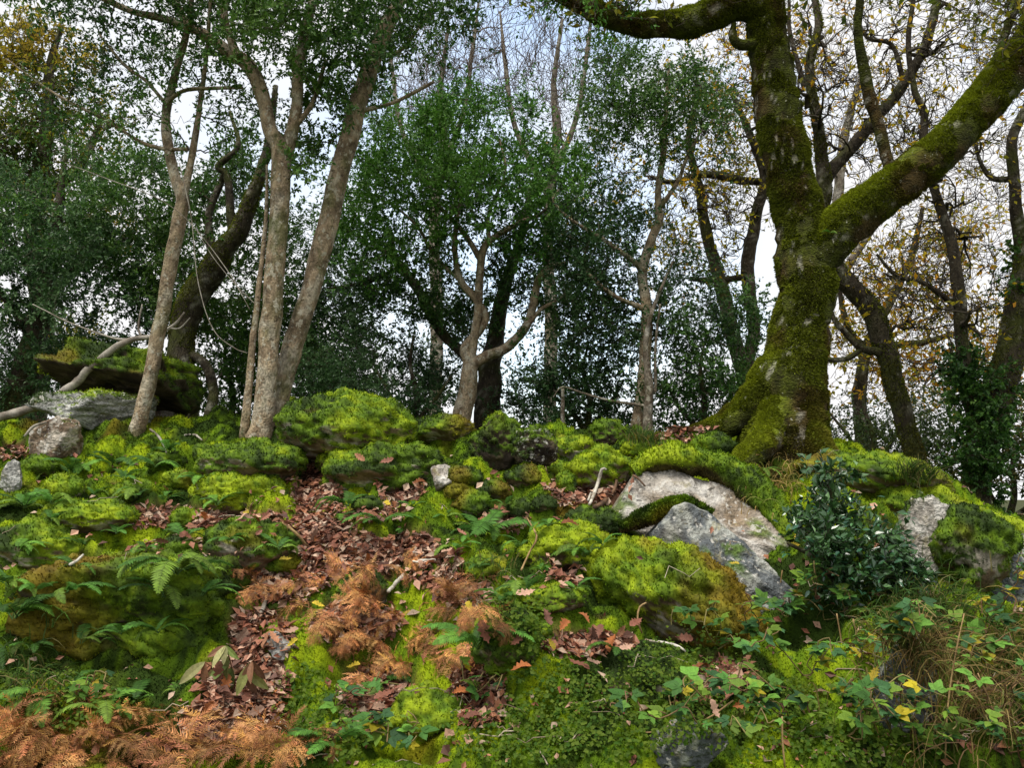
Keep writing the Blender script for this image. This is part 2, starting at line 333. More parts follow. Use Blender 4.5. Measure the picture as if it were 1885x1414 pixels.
ROCKC = {'pale': ((0.33, 0.30, 0.26), (0.17, 0.135, 0.10), (0.50, 0.48, 0.44)), 'grey': ((0.10, 0.112, 0.118), (0.06, 0.065, 0.065), (0.36, 0.37, 0.33)),
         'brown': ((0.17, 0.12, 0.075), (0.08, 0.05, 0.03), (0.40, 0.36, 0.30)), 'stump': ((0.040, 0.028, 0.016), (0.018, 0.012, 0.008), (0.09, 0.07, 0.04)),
         'white': ((0.34, 0.34, 0.32), (0.15, 0.145, 0.125), (0.50, 0.50, 0.47))}
TOPS = []           # stone surfaces, so that plants and leaves can rest on them
def boulder(name, label, cat, px, py, hw, hh, rock='brown', moss=1.0, Y=None, thick=0.85, planes=None, nplane=0, lump=0.22, seed=1, tilt=0.0, gold=0.0, fuzz=1.0,
            bright=0.0, group=None, res=(72, 44), mthr=0.0):
    if Y is None:
        h = hit1(px, min(py+0.75*hh, 1405)); Y = h[1] + 0.55*thick*hw*h[1]/F
    c = at(px, py, Y); m = float(mpp(px, py, Y)); S = np.array([hw*m, hw*m*thick, hh*m])
    rs = np.random.default_rng(seed*31+5)
    D, Fq = sph(*res)
    r = np.ones(len(D))
    if nplane or planes:
        pl = list(planes or [])
        while len(pl) < nplane + len(planes or []):
            v = rs.normal(size=3); v /= np.linalg.norm(v); pl.append((v, rs.uniform(0.62, 1.0)))
        r = np.full(len(D), 1.35)
        for nn, dd in pl:
            nn = np.asarray(nn, float); nn = nn/np.linalg.norm(nn); dt = D@nn
            r = np.minimum(r, np.where(dt > 0.05, dd/np.maximum(dt, 0.05), 9))
        r = r*(1+0.05*fbm(D, 4, 3, seed))
    r = r*(1 + lump*fbm(D, 1.7, 3, seed+9) + 0.09*fbm(D, 5, 3, seed+3))
    P = D*r[:, None]*S
    ca, sa = math.cos(tilt), math.sin(tilt); P = np.stack([P[:, 0]*ca+P[:, 2]*sa, P[:, 1], -P[:, 0]*sa+P[:, 2]*ca], -1)
    Pw = P + c
    q = P.reshape(res[1], res[0], 3); du = np.roll(q, -1, 1)-np.roll(q, 1, 1); dv = np.gradient(q, axis=0); N = nrm(np.cross(dv, du).reshape(-1, 3)); N[:res[0]] = (0, 0, 1); N[-res[0]:] = (0, 0, -1)
    a, b, s = ROCKC[rock]
    colr = cmix(np.broadcast_to(a, P.shape), b, sstep(-0.1, 0.45, fbm(Pw, 4.5, 4, seed+4))); colr = cmix(colr, s, sstep(0.12, 0.3, fbm(Pw, 9, 3, seed+6))*0.8)
    mk = N[:, 2]*1.0 + 0.75*fbm(Pw, 3.2, 4, seed+8) + (moss-0.75)*1.6 - mthr
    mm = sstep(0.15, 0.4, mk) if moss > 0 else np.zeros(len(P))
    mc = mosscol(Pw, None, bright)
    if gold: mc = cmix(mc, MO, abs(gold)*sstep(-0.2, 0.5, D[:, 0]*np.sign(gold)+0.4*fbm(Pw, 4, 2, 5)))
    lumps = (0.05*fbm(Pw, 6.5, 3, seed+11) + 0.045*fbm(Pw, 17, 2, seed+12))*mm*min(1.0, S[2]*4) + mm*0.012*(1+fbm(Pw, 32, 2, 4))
    P = P + N*lumps[:, None]
    col = cmix(colr, mc, mm)
    TOPS.append(P+c)
    o = tag(obj(name, mesh(name, P, Fq, col), M_rock if moss > 0.8 else M_bare, None, c), label, cat, group)
    if moss > 0 and fuzz > 0:
        area = 6*S[0]*S[2]; k = int(min(26000, 11000*fuzz*area/ (Y/6.0)**1.6)) + 60
        pp, nn, src = samp(P, Fq, k, rs); nn = np.where((nn*N[src]).sum(1, keepdims=True) < 0, -nn, nn)
        kp = (mm[src] > 0.35+0.3*rs.random(k)) & (nn[:, 1] < 0.75); pp, nn, src = pp[kp], nn[kp], src[kp]
        if len(pp):
            V, Fc, cc = blades(pp, nn, mc[src]*rs.uniform(0.5, 1.9, (len(pp), 1)), 0.0030*Y+0.003, 0.0008*Y+0.001, rng=rs)
            tag(obj('moss', mesh('moss', V, Fc, cc, False), M_moss, o), kind='stuff')
    return o, c, S
B = boulder
# the crest, from the leaning slab on one side to the oak
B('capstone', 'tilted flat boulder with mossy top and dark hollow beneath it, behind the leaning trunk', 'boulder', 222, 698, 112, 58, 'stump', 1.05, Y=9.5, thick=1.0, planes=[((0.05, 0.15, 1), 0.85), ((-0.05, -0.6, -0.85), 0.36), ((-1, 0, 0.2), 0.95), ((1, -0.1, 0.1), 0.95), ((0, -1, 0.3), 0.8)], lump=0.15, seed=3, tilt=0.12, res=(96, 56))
B('boulder', 'broad pale grey boulder under the tilted mossy slab', 'boulder', 185, 752, 92, 34, 'white', 0.5, Y=9.0, nplane=7, lump=0.15, seed=11)
B('mossy_boulder', 'mossy rock at the back edge of the tilted slab, beside the dark leaning oak', 'boulder', 300, 735, 50, 42, 'brown', 0.6, Y=10.1, seed=12, nplane=6)
B('stone', 'rounded brown granite stone sitting in moss below the fallen grey branch', 'stone', 108, 815, 38, 36, 'brown', 0.25, nplane=8, lump=0.1, seed=14)
B('stone', 'small pale upright stone in ferns beside the brown granite stone', 'stone', 24, 884, 19, 26, 'white', 0.25, nplane=6, lump=0.1, seed=15)
B('mossy_boulder', 'big rounded boulder entirely wrapped in moss beside the twin pale trunks', 'boulder', 638, 792, 122, 66, 'brown', 1.25, lump=0.14, seed=16, res=(110, 64), bright=0.05)
B('mossy_boulder', 'small mossy hump tucked between the twin trunks and the big round boulder', 'boulder', 528, 760, 24, 26, 'brown', 1.3, Y=9.2, seed=17, bright=0.1)
B('mossy_boulder', 'low russet and green moss mound in front of the forked centre holly', 'boulder', 812, 792, 58, 26, 'brown', 1.3, lump=0.2, seed=18, gold=0.6)
B('mossy_boulder', 'wide green moss hump with a pale stone at its lower edge', 'boulder', 715, 868, 118, 52, 'brown', 1.25, lump=0.25, seed=19, res=(100, 60))
B('stone', 'small tan slab stone poking from the wide moss hump', 'stone', 815, 884, 22, 22, 'pale', 0.0, nplane=7, lump=0.05, seed=20, tilt=0.5)
B('stone', 'pale pebble sized stone wedged above the tan slab stone', 'stone', 775, 868, 12, 16, 'pale', 0.0, nplane=7, lump=0.05, seed=21)
B('mossy_boulder', 'moss mound swelling around the foot of the twin pale trunks', 'boulder', 462, 858, 92, 40, 'brown', 1.25, lump=0.25, seed=22, res=(90, 50), bright=0.12)
B('mossy_boulder', 'rounded bright moss hump above the leaf strewn gully', 'boulder', 440, 912, 88, 42, 'brown', 1.3, lump=0.18, seed=23, res=(90, 50), bright=0.25)
B('mossy_boulder', 'small mossy hump at the right edge of the gully head', 'boulder', 520, 872, 30, 28, 'brown', 1.1, seed=24)
# stumps
st, c_, S_ = B('mossy_stump', 'dark rotten tree stump with domed mossy top on the crest', 'stump', 915, 820, 44, 56, 'stump', 1.05, thick=0.95, lump=0.3, seed=26, mthr=0.15, res=(84, 56))
B('mossy_stump', 'squat mossy stump lobe leaning on the dark rotten stump', 'stump', 984, 826, 44, 36, 'stump', 0.8, lump=0.25, seed=27, mthr=0.1)
B('mossy_stump', 'knobbly moss capped stump standing alone on the crest', 'stump', 1118, 802, 33, 30, 'stump', 0.85, lump=0.3, seed=28)
B('mossy_boulder', 'moss hump between the knobbly stump and the dark rotten stump', 'boulder', 1052, 830, 46, 26, 'brown', 1.25, seed=29)
B('mossy_boulder', 'moss hump just below the knobbly stump', 'boulder', 1105, 868, 58, 40, 'brown', 1.2, seed=30, lump=0.3)
B('mossy_boulder', 'small egg shaped moss cushion beside the pale peeled stick', 'boulder', 1042, 890, 17, 22, 'brown', 1.3, seed=31, bright=0.1)
# big rock outcrop below the oak
def slab(name, label, cat, outline, Yt, Yb, depth, rock, seed, edges=(), dome=0.06):
    """a rock whose front face has a traced outline, leaning back, with real depth; edges = mossy rolls along its rim"""
    O = np.array(outline, float); c0 = O.mean(0); yt, yb = O[:, 1].min(), O[:, 1].max(); n = 96
    dl = np.concatenate([[0], np.cumsum(np.linalg.norm(np.diff(np.vstack([O, O[:1]]), axis=0), axis=1))]); tt = np.linspace(0, dl[-1], n, endpoint=False); Oc = np.vstack([O, O[:1]])
    ring = np.stack([np.interp(tt, dl, Oc[:, 0]), np.interp(tt, dl, Oc[:, 1])], -1)
    rows = []; ss = [0.0, 0.12, 0.25, 0.4, 0.55, 0.68, 0.8, 0.9, 0.96, 1.0]
    Yof = lambda py: Yb+(Yt-Yb)*np.clip((yb-py)/(yb-yt), 0, 1)
    for q in ss:
        p = c0+(ring-c0)*q; P = at(p[:, 0], p[:, 1], Yof(p[:, 1])-dome*(1-q*q)); rows.append(P)
    e = rows[-1]; cen = e.mean(0)
    for k, (b, sh) in enumerate(((0.06, 1.02), (0.25, 1.04), (0.6, 1.0), (1.0, 0.85))): rows.append(cen+(e-cen)*sh+np.array([0, depth*b, -0.1*depth*b]))
    V = np.vstack(rows); N = nrm(np.array([0, -1, 0.35])); m = len(rows)
    V = V + N*(0.06*np.round(2.2*fbm(V, 2.6, 2, seed))/2.2+0.05*np.abs(fbm(V*np.array([1, 1, 1.7]), 5, 3, seed+1))+0.012*fbm(V, 24, 2, seed+2))[:, None]
    b = np.arange(m-1)[:, None]*n; i = np.arange(n)[None]; j = (i+1) % n; Fq = np.stack([b+i, b+j, b+n+j, b+n+i], -1).reshape(-1, 4)
    a, bb, sp = ROCKC[rock]; col = cmix(np.broadcast_to(a, V.shape), bb, sstep(-0.1, 0.4, fbm(V, 5, 4, seed+4))*0.8); col = cmix(col, sp, sstep(0.12, 0.25, fbm(V, 10, 3, seed+6))*0.85)
    col = cmix(col, (0.20, 0.13, 0.06), sstep(0.15, 0.45, fbm(V, 3.5, 3, seed+7))*(0.6 if rock == 'pale' else 0.15)); col = cmix(col, MG, sstep(0.22, 0.34, fbm(V, 6, 4, seed+8))*0.8)
    TOPS.append(V)
    o = tag(obj(name, mesh(name, V-cen, Fq, col), M_bare, None, cen), label, cat)
    for k, pts in enumerate(edges):
        P = np.array([at(p[0], p[1], Yof(np.array(p[1]))+0.03) for p in pts]); r = np.array([p[2]*float(mpp(p[0], p[1], Yb)) for p in pts]); C_, rr = catmull(P, r, 0.03); T, Fq2, Nn = tube(C_, rr, 28); T = T+Nn*(np.repeat(rr, 28)*(0.45*fbm(T, 6, 3, seed+k)+0.25*fbm(T, 17, 2, seed+k+3)))[:, None]
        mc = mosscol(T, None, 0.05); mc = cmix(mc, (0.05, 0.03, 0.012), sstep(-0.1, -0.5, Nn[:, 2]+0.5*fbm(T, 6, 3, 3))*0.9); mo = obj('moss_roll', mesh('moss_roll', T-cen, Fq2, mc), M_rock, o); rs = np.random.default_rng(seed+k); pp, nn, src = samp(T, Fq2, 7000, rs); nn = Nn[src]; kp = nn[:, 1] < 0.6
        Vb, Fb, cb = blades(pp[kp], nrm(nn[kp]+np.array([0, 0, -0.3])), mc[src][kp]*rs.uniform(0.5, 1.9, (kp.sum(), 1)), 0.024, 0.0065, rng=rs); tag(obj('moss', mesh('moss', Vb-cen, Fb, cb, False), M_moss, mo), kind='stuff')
    return o
slab('granite_boulder', 'large pale lichened granite rock with thick moss overhang below the oak', 'boulder', [(1122, 958), (1178, 872), (1240, 866), (1300, 884), (1362, 900), (1425, 975), (1500, 1062), (1482, 1100), (1400, 1060), (1300, 1040), (1195, 995)], 6.75, 6.2, 0.8, 'pale', 33,
     [[(1165, 868, 16), (1200, 850, 24), (1260, 846, 28), (1330, 868, 32), (1390, 905, 34), (1425, 950, 30), (1450, 1000, 16)]])
slab('grey_slab', 'dark blue grey slanting rock slab with a mossy upper edge', 'boulder', [(1200, 985), (1240, 940), (1262, 930), (1310, 948), (1370, 1000), (1420, 1050), (1462, 1090), (1468, 1140), (1420, 1150), (1340, 1110), (1260, 1060), (1210, 1020)], 6.1, 5.75, 0.5, 'grey', 34,
     [[(1140, 972, 10), (1185, 955, 18), (1225, 938, 16), (1258, 922, 10), (1285, 932, 8), (1312, 946, 6)]])
B('mossy_boulder', 'large bright yellow green mossy boulder with a golden brown end', 'boulder', 1240, 1100, 168, 84, 'brown', 1.35, Y=5.5, thick=0.7, lump=0.16, seed=35, tilt=0.46, gold=0.9, bright=0.42, res=(130, 80), fuzz=1.4)
B('mossy_boulder', 'steep mossy bank stone below the golden ended boulder', 'boulder', 1200, 1290, 165, 85, 'brown', 1.05, Y=5.0, thick=0.6, lump=0.2, seed=36, res=(110, 66), fuzz=1.3)
B('mossy_boulder', 'mossy rounded shoulder stone left of the golden ended boulder', 'boulder', 1040, 1015, 75, 52, 'brown', 1.3, lump=0.2, seed=37, bright=0.2, res=(90, 50))
B('mossy_boulder', 'moss hump at the edge of the pale granite rock beside a fern', 'boulder', 1095, 962, 48, 28, 'brown', 1.3, seed=38, bright=0.15)
B('mossy_boulder', 'long mossy ridge stone running off the oak foot behind the holly bush', 'boulder', 1610, 880, 130, 40, 'brown', 1.2, tilt=0.16, seed=40, lump=0.2, res=(100, 50), gold=0.3)
B('mossy_boulder', 'mossy dome stone at the upper side of the holly bush', 'boulder', 1690, 940, 95, 42, 'brown', 1.3, tilt=0.2, seed=41, bright=0.15, res=(90, 50))
B('granite_boulder', 'pale granite face streaked white between the holly bush and dark moss', 'boulder', 1712, 1015, 46, 78, 'pale', 0.7, thick=0.6, nplane=6, planes=[((-0.1, -1, 0.2), 0.6)], seed=42, lump=0.06, mthr=0.1)
B('mossy_boulder', 'dark mossy rock shoulder beside the white streaked granite face', 'boulder', 1790, 1010, 72, 72, 'brown', 1.1, seed=43, lump=0.2, tilt=0.4, res=(90, 50), thick=0.7)
B('grey_slab', 'blue grey rock face at the lower end of the mossy crest', 'boulder', 1862, 1062, 62, 62, 'grey', 0.45, nplane=6, planes=[((-0.1, -1, 0.2), 0.6)], seed=44, lump=0.06, thick=0.7)
B('mossy_boulder', 'sloping moss covered slab at the far end of the crest', 'boulder', 1850, 985, 120, 26, 'brown', 1.3, tilt=0.45, seed=45, lump=0.15)
B('grey_slab', 'low dark grey rock showing through the bramble tangle', 'boulder', 1655, 1275, 58, 80, 'grey', 0.45, nplane=7, seed=46, lump=0.1, thick=0.7, tilt=0.2)
B('grey_slab', 'small wet dark rock at the foot of the mossy bank stone', 'boulder', 1250, 1385, 75, 40, 'grey', 0.2, nplane=7, seed=47, lump=0.1)
# left lower block and gully stones
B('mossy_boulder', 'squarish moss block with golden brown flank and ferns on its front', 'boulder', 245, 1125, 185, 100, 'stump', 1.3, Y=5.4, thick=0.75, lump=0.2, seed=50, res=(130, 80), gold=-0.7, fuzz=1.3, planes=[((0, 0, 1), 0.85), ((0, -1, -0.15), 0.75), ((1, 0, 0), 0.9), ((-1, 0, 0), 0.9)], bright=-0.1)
B('mossy_boulder', 'moss mound topped with dead leaves above the squarish moss block', 'boulder', 465, 1010, 80, 50, 'brown', 1.1, seed=51, lump=0.22, res=(90, 50))
B('mossy_boulder', 'dark knobbly moss hump near the pale upright stone', 'boulder', 70, 1010, 90, 48, 'brown', 1.0, seed=52, lump=0.35, res=(90, 50))
B('mossy_boulder', 'bright flat moss mound with ferns at its rim', 'boulder', 170, 955, 85, 32, 'brown', 1.3, seed=53, lump=0.2, bright=0.2)
B('mossy_boulder', 'small neon moss cushion on a clod beside the dark knobbly hump', 'boulder', 205, 1040, 26, 18, 'brown', 1.3, seed=54, bright=0.4)
B('stone', 'broken pale grey stone lying in the leaf litter gully', 'stone', 522, 1190, 32, 20, 'white', 0.0, nplane=9, lump=0.05, seed=55, tilt=0.3)
B('mossy_boulder', 'little mossy stone beside the broken pale stone', 'boulder', 500, 1165, 20, 15, 'brown', 1.2, seed=56)
B('mossy_boulder', 'dark mossy clod half covered by dead bracken', 'boulder', 672, 1085, 45, 36, 'brown', 0.95, seed=57)
B('mossy_boulder', 'moss hummock under the dead bracken curl, rich green', 'boulder', 935, 1180, 58, 62, 'brown', 1.3, seed=58, lump=0.2, bright=0.05)
B('mossy_boulder', 'low moss hummock at the lower edge of the bracken', 'boulder', 780, 1320, 62, 45, 'brown', 1.3, seed=59, lump=0.2, bright=0.2)
B('mossy_boulder', 'mossy clod with small stones at the gully bend', 'boulder', 895, 1050, 38, 26, 'brown', 1.2, seed=60, gold=0.4)
B('mossy_boulder', 'moss pad below the shoulder stone, striped by needles', 'boulder', 1020, 1105, 55, 24, 'brown', 1.3, seed=61, bright=0.15)
rs = np.random.default_rng(99)
LM = [(250, 800, 'the foot of the thin leaning tree'), (470, 850, 'the foot of the twin pale trunks'), (110, 850, 'the brown granite stone'), (640, 830, 'the big round mossy boulder'), (720, 920, 'the wide green moss hump'), (900, 900, 'the dark rotten stump'), (1020, 900, 'the egg shaped moss cushion'),
      (1200, 850, 'the upper edge of the pale granite rock'), (1380, 840, 'the flared foot of the massive oak'), (440, 960, 'the rounded bright moss hump'), (340, 1000, 'the fern tufts above the squarish moss block'), (60, 1060, 'the dark knobbly moss hump'), (1100, 1050, 'the golden ended mossy boulder'), (980, 1160, 'the rich green hummock')]
spots = [(330, 885), (375, 840), (300, 850), (345, 955), (250, 905), (120, 900), (70, 860), (680, 930), (620, 850), (840, 905), (870, 930), (960, 880), (1000, 930), (905, 905), (1170, 830),
         (1230, 835), (1310, 825), (1380, 830), (1430, 870), (1350, 860), (1200, 870), (590, 830), (400, 990), (330, 1010), (520, 1040), (60, 1090), (860, 880), (1020, 870), (960, 940), (1150, 1010), (1180, 1200), (985, 1160)]
for i, (px, py) in enumerate(spots):
    a = rs.uniform(20, 38); B('moss_cushion', 'small rounded moss cushion on the ground beside '+min(LM, key=lambda q: (q[0]-px)**2+(q[1]-py)**2)[2], 'moss cushion', px+rs.uniform(-6, 6), py, a, a*rs.uniform(0.5, 0.75), 'brown', 1.4,
      seed=200+i, lump=0.25, bright=rs.uniform(-0.2, 0.3), group='moss cushions on the bank', res=(48, 28), gold=rs.choice([0, 0, 0.5]))

Zg0 = Zf.copy(); Zf = Zf.copy()
for T_ in TOPS:
    i_ = np.round((T_[:, 0]-fx[0])/STEP).astype(int); j_ = np.round((T_[:, 1]-fy[0])/STEP).astype(int)
    for di in (-1, 0, 1):
        for dj in (-1, 0, 1):
            k_ = (i_+di >= 0) & (i_+di < len(fx)) & (j_+dj >= 0) & (j_+dj < len(fy)); np.maximum.at(Zf, (j_[k_]+dj, i_[k_]+di), T_[k_, 2])
# ------------------------------------------------------------------ trees
def tubes_batch(PP, RR, sides):
    """(B,n,3) twig paths"""
    Bn, n, _ = PP.shape; T = nrm(np.gradient(PP, axis=1)); ref = nrm(R.normal(size=(Bn, 1, 3))); U = nrm(np.cross(T, ref)); Vv = np.cross(T, U); a = np.linspace(0, 2*np.pi, sides, endpoint=False)
    V = PP[:, :, None]+RR[:, :, None, None]*(np.cos(a)[:, None]*U[:, :, None]+np.sin(a)[:, None]*Vv[:, :, None])
    b = (np.arange(Bn)[:, None, None]*n+np.arange(n-1)[None, :, None])*sides; i = np.arange(sides)[None, None]; j = (i+1) % sides
    return V.reshape(-1, 3), np.stack([b+i, b+j, b+sides+j, b+sides+i], -1).reshape(-1, 4)
def barkcol(P, N, kind, seed):
    a = fbm(P, 3.0, 4, seed); b = fbm(P, 11, 3, seed+1); c = fbm(P*np.array([1, 1, 0.35]), 26, 3, seed+2); l = fbm(P, 7, 3, seed+3); l2 = fbm(P, 22, 2, seed+4)
    bc = lambda x: np.broadcast_to(x, P.shape)
    if kind == 'pale':
        col = cmix(bc((0.33, 0.255, 0.165)), (0.19, 0.135, 0.085), sstep(-0.15, 0.4, 0.5*b+0.7*c)); col = cmix(col, (0.09, 0.10, 0.03), sstep(0.1, 0.5, a)*0.7)
        col = cmix(col, (0.44, 0.40, 0.31), sstep(0.2, 0.32, l+0.4*l2)*0.6); return cmix(col, (0.07, 0.05, 0.03), sstep(0.3, 0.4, fbm(P, 5, 2, seed+9))*0.5)
    if kind == 'moss':
        col = cmix(bc((0.060, 0.072, 0.008)), (0.028, 0.030, 0.006), sstep(-0.2, 0.35, b)); col = cmix(col, (0.062, 0.036, 0.014), sstep(-0.15, 0.3, a)*0.85)
        col = cmix(col, (0.12, 0.15, 0.010), sstep(0.1, 0.7, N[:, 2]+0.4*b)); return cmix(col, (0.42, 0.40, 0.33), sstep(0.36, 0.44, 0.3*l+0.7*l2+0.2*a)*(N[:, 2] < 0.4)*0.6)
    if kind == 'dark':
        col = cmix(bc((0.060, 0.048, 0.032)), (0.03, 0.023, 0.015), sstep(-0.2, 0.35, b+0.4*c)); col = cmix(col, (0.050, 0.060, 0.010), sstep(-0.1, 0.35, a+0.5*N[:, 2])*0.8)
        return cmix(col, (0.25, 0.24, 0.19), sstep(0.28, 0.36, 0.6*l+0.5*l2)*0.7)
    col = cmix(bc((0.20, 0.17, 0.13)), (0.11, 0.085, 0.06), sstep(-0.2, 0.35, b+0.5*c)); return cmix(col, (0.40, 0.38, 0.33), sstep(0.15, 0.3, l)*0.6)
class Tree:
    def __init__(s, name, label, cat, base, Y, bark, seed, rk=1.0):
        s.Y = Y; s.rk = rk; s.bark = bark; s.seed = seed; s.root = at(base[0], base[1], Y); s.o = thing(name, label, cat, s.root); s.nodes = []; s.nr = []; s.rs = np.random.default_rng(seed)
    def limb(s, pts, part='limb', dY=None, sides=None, down=0.0, fuzz=0.0, rough=1.0, lumps=0.0):
        """pts: (px, py, radius px[, extra depth]) traced; the limb stands at the tree's own distance"""
        P = np.array([at(p[0], p[1], s.Y+(p[3] if len(p) > 3 else 0)) for p in pts]); r = s.rk*np.array([p[2]*float(mpp(p[0], p[1], s.Y)) for p in pts])
        if down: P = np.vstack([P[0]+np.array([-(P[1]-P[0])[0]*0.2, 0, -down]), P]); r = np.concatenate([[r[0]*1.15], r])
        L = np.linalg.norm(np.diff(P, axis=0), axis=1).sum()
        if len(pts[0]) < 4:      # gentle wander in depth, so a limb is not a flat tracing
            tt = np.linspace(0, 1, len(P)); P[:, 1] += 0.10*L*np.sin(tt*5+s.rs.uniform(0, 6))*tt*0.6*(1 if part != 'trunk' else 0.35)
        step = max(0.025, min(0.06, r.max()*0.4)); C_, rr = catmull(P, r, step)
        C_ = C_ + (rr*0.16*rough)[:, None]*np.stack([vnoise(C_, 3.5, s.seed+k) for k in (1, 2, 3)], -1)
        s.nodes.append(C_[::3]); s.nr.append(rr[::3])
        sd = sides or int(np.clip(rr.max()/0.012, 8, 40)); V, Fq, N = tube(C_, rr, sd)
        rad = np.repeat(rr, sd)
        V = V + N*(rad*(0.13*fbm(V, 2.2/max(rr.max()*4, .3), 3, s.seed+5) + 0.06*rough*fbm(V, 14, 3, s.seed+6)) + lumps*np.maximum(0, fbm(V*np.array([1, 1, 1.8]), 9, 3, s.seed+8)))[:, None]
        col = barkcol(V, N, s.bark, s.seed+11)
        n0 = len(V); V2 = np.vstack([V, C_[0], C_[-1]]); k = n0-sd; i = np.arange(sd)
        caps = np.concatenate([np.stack([(i+1) % sd, i, np.full(sd, n0)], -1), np.stack([k+i, k+(i+1) % sd, np.full(sd, n0+1)], -1)])
        o = obj(part, mesh(part, V2-s.root, [Fq, caps], np.vstack([col, col[:1], col[-1:]])), {'moss': M_barkm, 'dark': M_barkd}.get(s.bark, M_bark), s.o)
        if fuzz:
            area = 2*np.pi*rr.mean()*L; k = int(fuzz*area*9000); pp, nn, src = samp(V, Fq, k, s.rs); nn = N[src]
            kp = (fbm(pp, 4, 3, s.seed+21) + 0.55*nn[:, 2] > -0.12) & (nn[:, 1] < 0.8) & (col[src][:, 0] < 0.2); pp, nn, src = pp[kp], nn[kp], src[kp]
            mc = cmix(np.broadcast_to((0.10, 0.12, 0.009), pp.shape), (0.21, 0.25, 0.012), sstep(-0.2, 0.9, nn[:, 2]+0.5*fbm(pp, 4, 2, 8))); mc = cmix(mc, (0.075, 0.045, 0.012), sstep(0, .4, fbm(pp, 3, 3, s.seed+11))*0.6)
            down_ = nrm(nn+np.array([0, 0, -0.55])); V, Fc, cc = blades(pp, down_, mc*s.rs.uniform(0.6, 1.5, (len(pp), 1)), 0.024, 0.0085, rng=s.rs)
            tag(obj('moss', mesh('moss', V-s.root, Fc, cc, False), M_moss, o), kind='stuff')
        return o
    def crown(s, ell, m, leafn, L, pal, mat, twigs=7, tl=0.45, sub=0, up=0.15, gnarl=0.35, thick=1.0, tcol=(0.10, 0.085, 0.06), name='foliage', clump=0.5, droop=0.0, wr=0.25, sides=5):
        """ell: (px, py, rx, ry, dY, depth radius, weight); branches reach to m points inside, end in twigs, twigs carry leaves"""
        m = int(m*1.75) if mat is M_leaf else m; rs = s.rs; w = np.array([e[6] if len(e) > 6 else e[2]*e[3] for e in ell], float); k = rs.choice(len(ell), m, p=w/w.sum()); E = np.array([e[:6] for e in ell], float)[k]
        d = np.clip(rs.normal(size=(m, 3)), -2.1, 2.1)*0.60 if mat is M_leaf else nrm(rs.normal(size=(m, 3)))*rs.random((m, 1))**0.42
        T = at(E[:, 0]+d[:, 0]*E[:, 2], E[:, 1]+d[:, 2]*E[:, 3], s.Y+E[:, 4]+d[:, 1]*E[:, 5])
        nodes = np.vstack(s.nodes); nr = np.concatenate(s.nr); o = np.argsort(((T[:, None, :]-nodes[None, ::6])**2).sum(-1).min(1)); T = T[o]
        cap = len(nodes)+m*9; NN = np.zeros((cap, 3)); NR = np.zeros(cap); NN[:len(nodes)] = nodes; NR[:len(nodes)] = nr; cnt = len(nodes)
        nb = 9; PP = np.zeros((m, nb, 3)); RR = np.zeros((m, nb)); t = np.linspace(0, 1, nb)[:, None]
        for i in range(m):
            q = NN[:cnt]; dist = np.linalg.norm(q-T[i], axis=1) + 0.6*np.maximum(0, q[:, 2]-T[i, 2]); j = dist.argmin(); a = q[j]; b = T[i]; dd = np.linalg.norm(b-a)
            mid = (a+b)/2+np.array([0, 0, 0.12*dd])+rs.normal(size=3)*0.13*dd
            p = a*(1-t)**2+2*mid*t*(1-t)+b*t*t; p[1:-1] += rs.normal(size=(nb-2, 3))*(0.045 if mat is M_leaf else 0.06)*dd*gnarl/0.35
            r0 = min(NR[j]*0.7, (0.006+0.011*dd)*thick); PP[i] = p; RR[i] = r0+(0.0035*thick**0.5-r0)*t[:, 0]
            NN[cnt:cnt+nb] = p; NR[cnt:cnt+nb] = RR[i]; cnt += nb
        Vs, Fs = [], []
        def add(V, Fq): Fs.append(Fq+sum(len(v) for v in Vs)); Vs.append(V)
        add(*tubes_batch(PP, RR, 4 if mat is M_leaf else sides))
        def spawn(src, srcR, nper, ln, n=6, lo=0.3, ang=0.9):
            Bn, ns, _ = src.shape; tot = Bn*nper; bi = np.repeat(np.arange(Bn), nper); tt = rs.uniform(lo, 1, tot)*(ns-1); kk = np.minimum(tt.astype(int), ns-2); f = (tt-kk)[:, None]
            st = src[bi, kk]*(1-f)+src[bi, kk+1]*f; dr = nrm(nrm(src[bi, kk+1]-src[bi, kk])+ang*nrm(rs.normal(size=(tot, 3)))+np.array([0, 0, up])); r0 = srcR[bi, kk]*0.75
            l = ln*rs.uniform(0.5, 1.2, tot); Q = np.zeros((tot, n, 3)); Q[:, 0] = st
            for q in range(1, n):
                Q[:, q] = Q[:, q-1]+dr*(l/(n-1))[:, None]; dr = nrm(dr+gnarl*rs.normal(size=(tot, 3))+np.array([0, 0, up*0.5-droop]))
            rr = r0[:, None]*np.linspace(1, 0.35, n)[None]; return Q, np.maximum(rr, (0.0024 if mat is M_leaf else 0.0032)*s.Y/10)
        T1, R1 = spawn(PP, RR, twigs, tl*(1.3 if mat is M_leaf else 1)); add(*(tubes_batch(T1[::3, ::2], R1[::3, ::2], 3) if mat is M_leaf else tubes_batch(T1, R1, 3))); tips = T1; tr = R1
        for lv in range(sub):
            T2, R2 = spawn(tips, tr, 3, tl*0.62*(0.75**lv), 5, 0.15); add(*tubes_batch(T2, R2, 3)); tips, tr = T2, R2
        V = np.vstack(Vs); tc_ = np.asarray(tcol)*(0.85+0.4*fbm(V, 1.5, 2, s.seed))[:, None]
        tag(obj('twig_mass', mesh('twig_mass', V-s.root, np.concatenate(Fs), tc_), M_twig, s.o), kind='stuff')
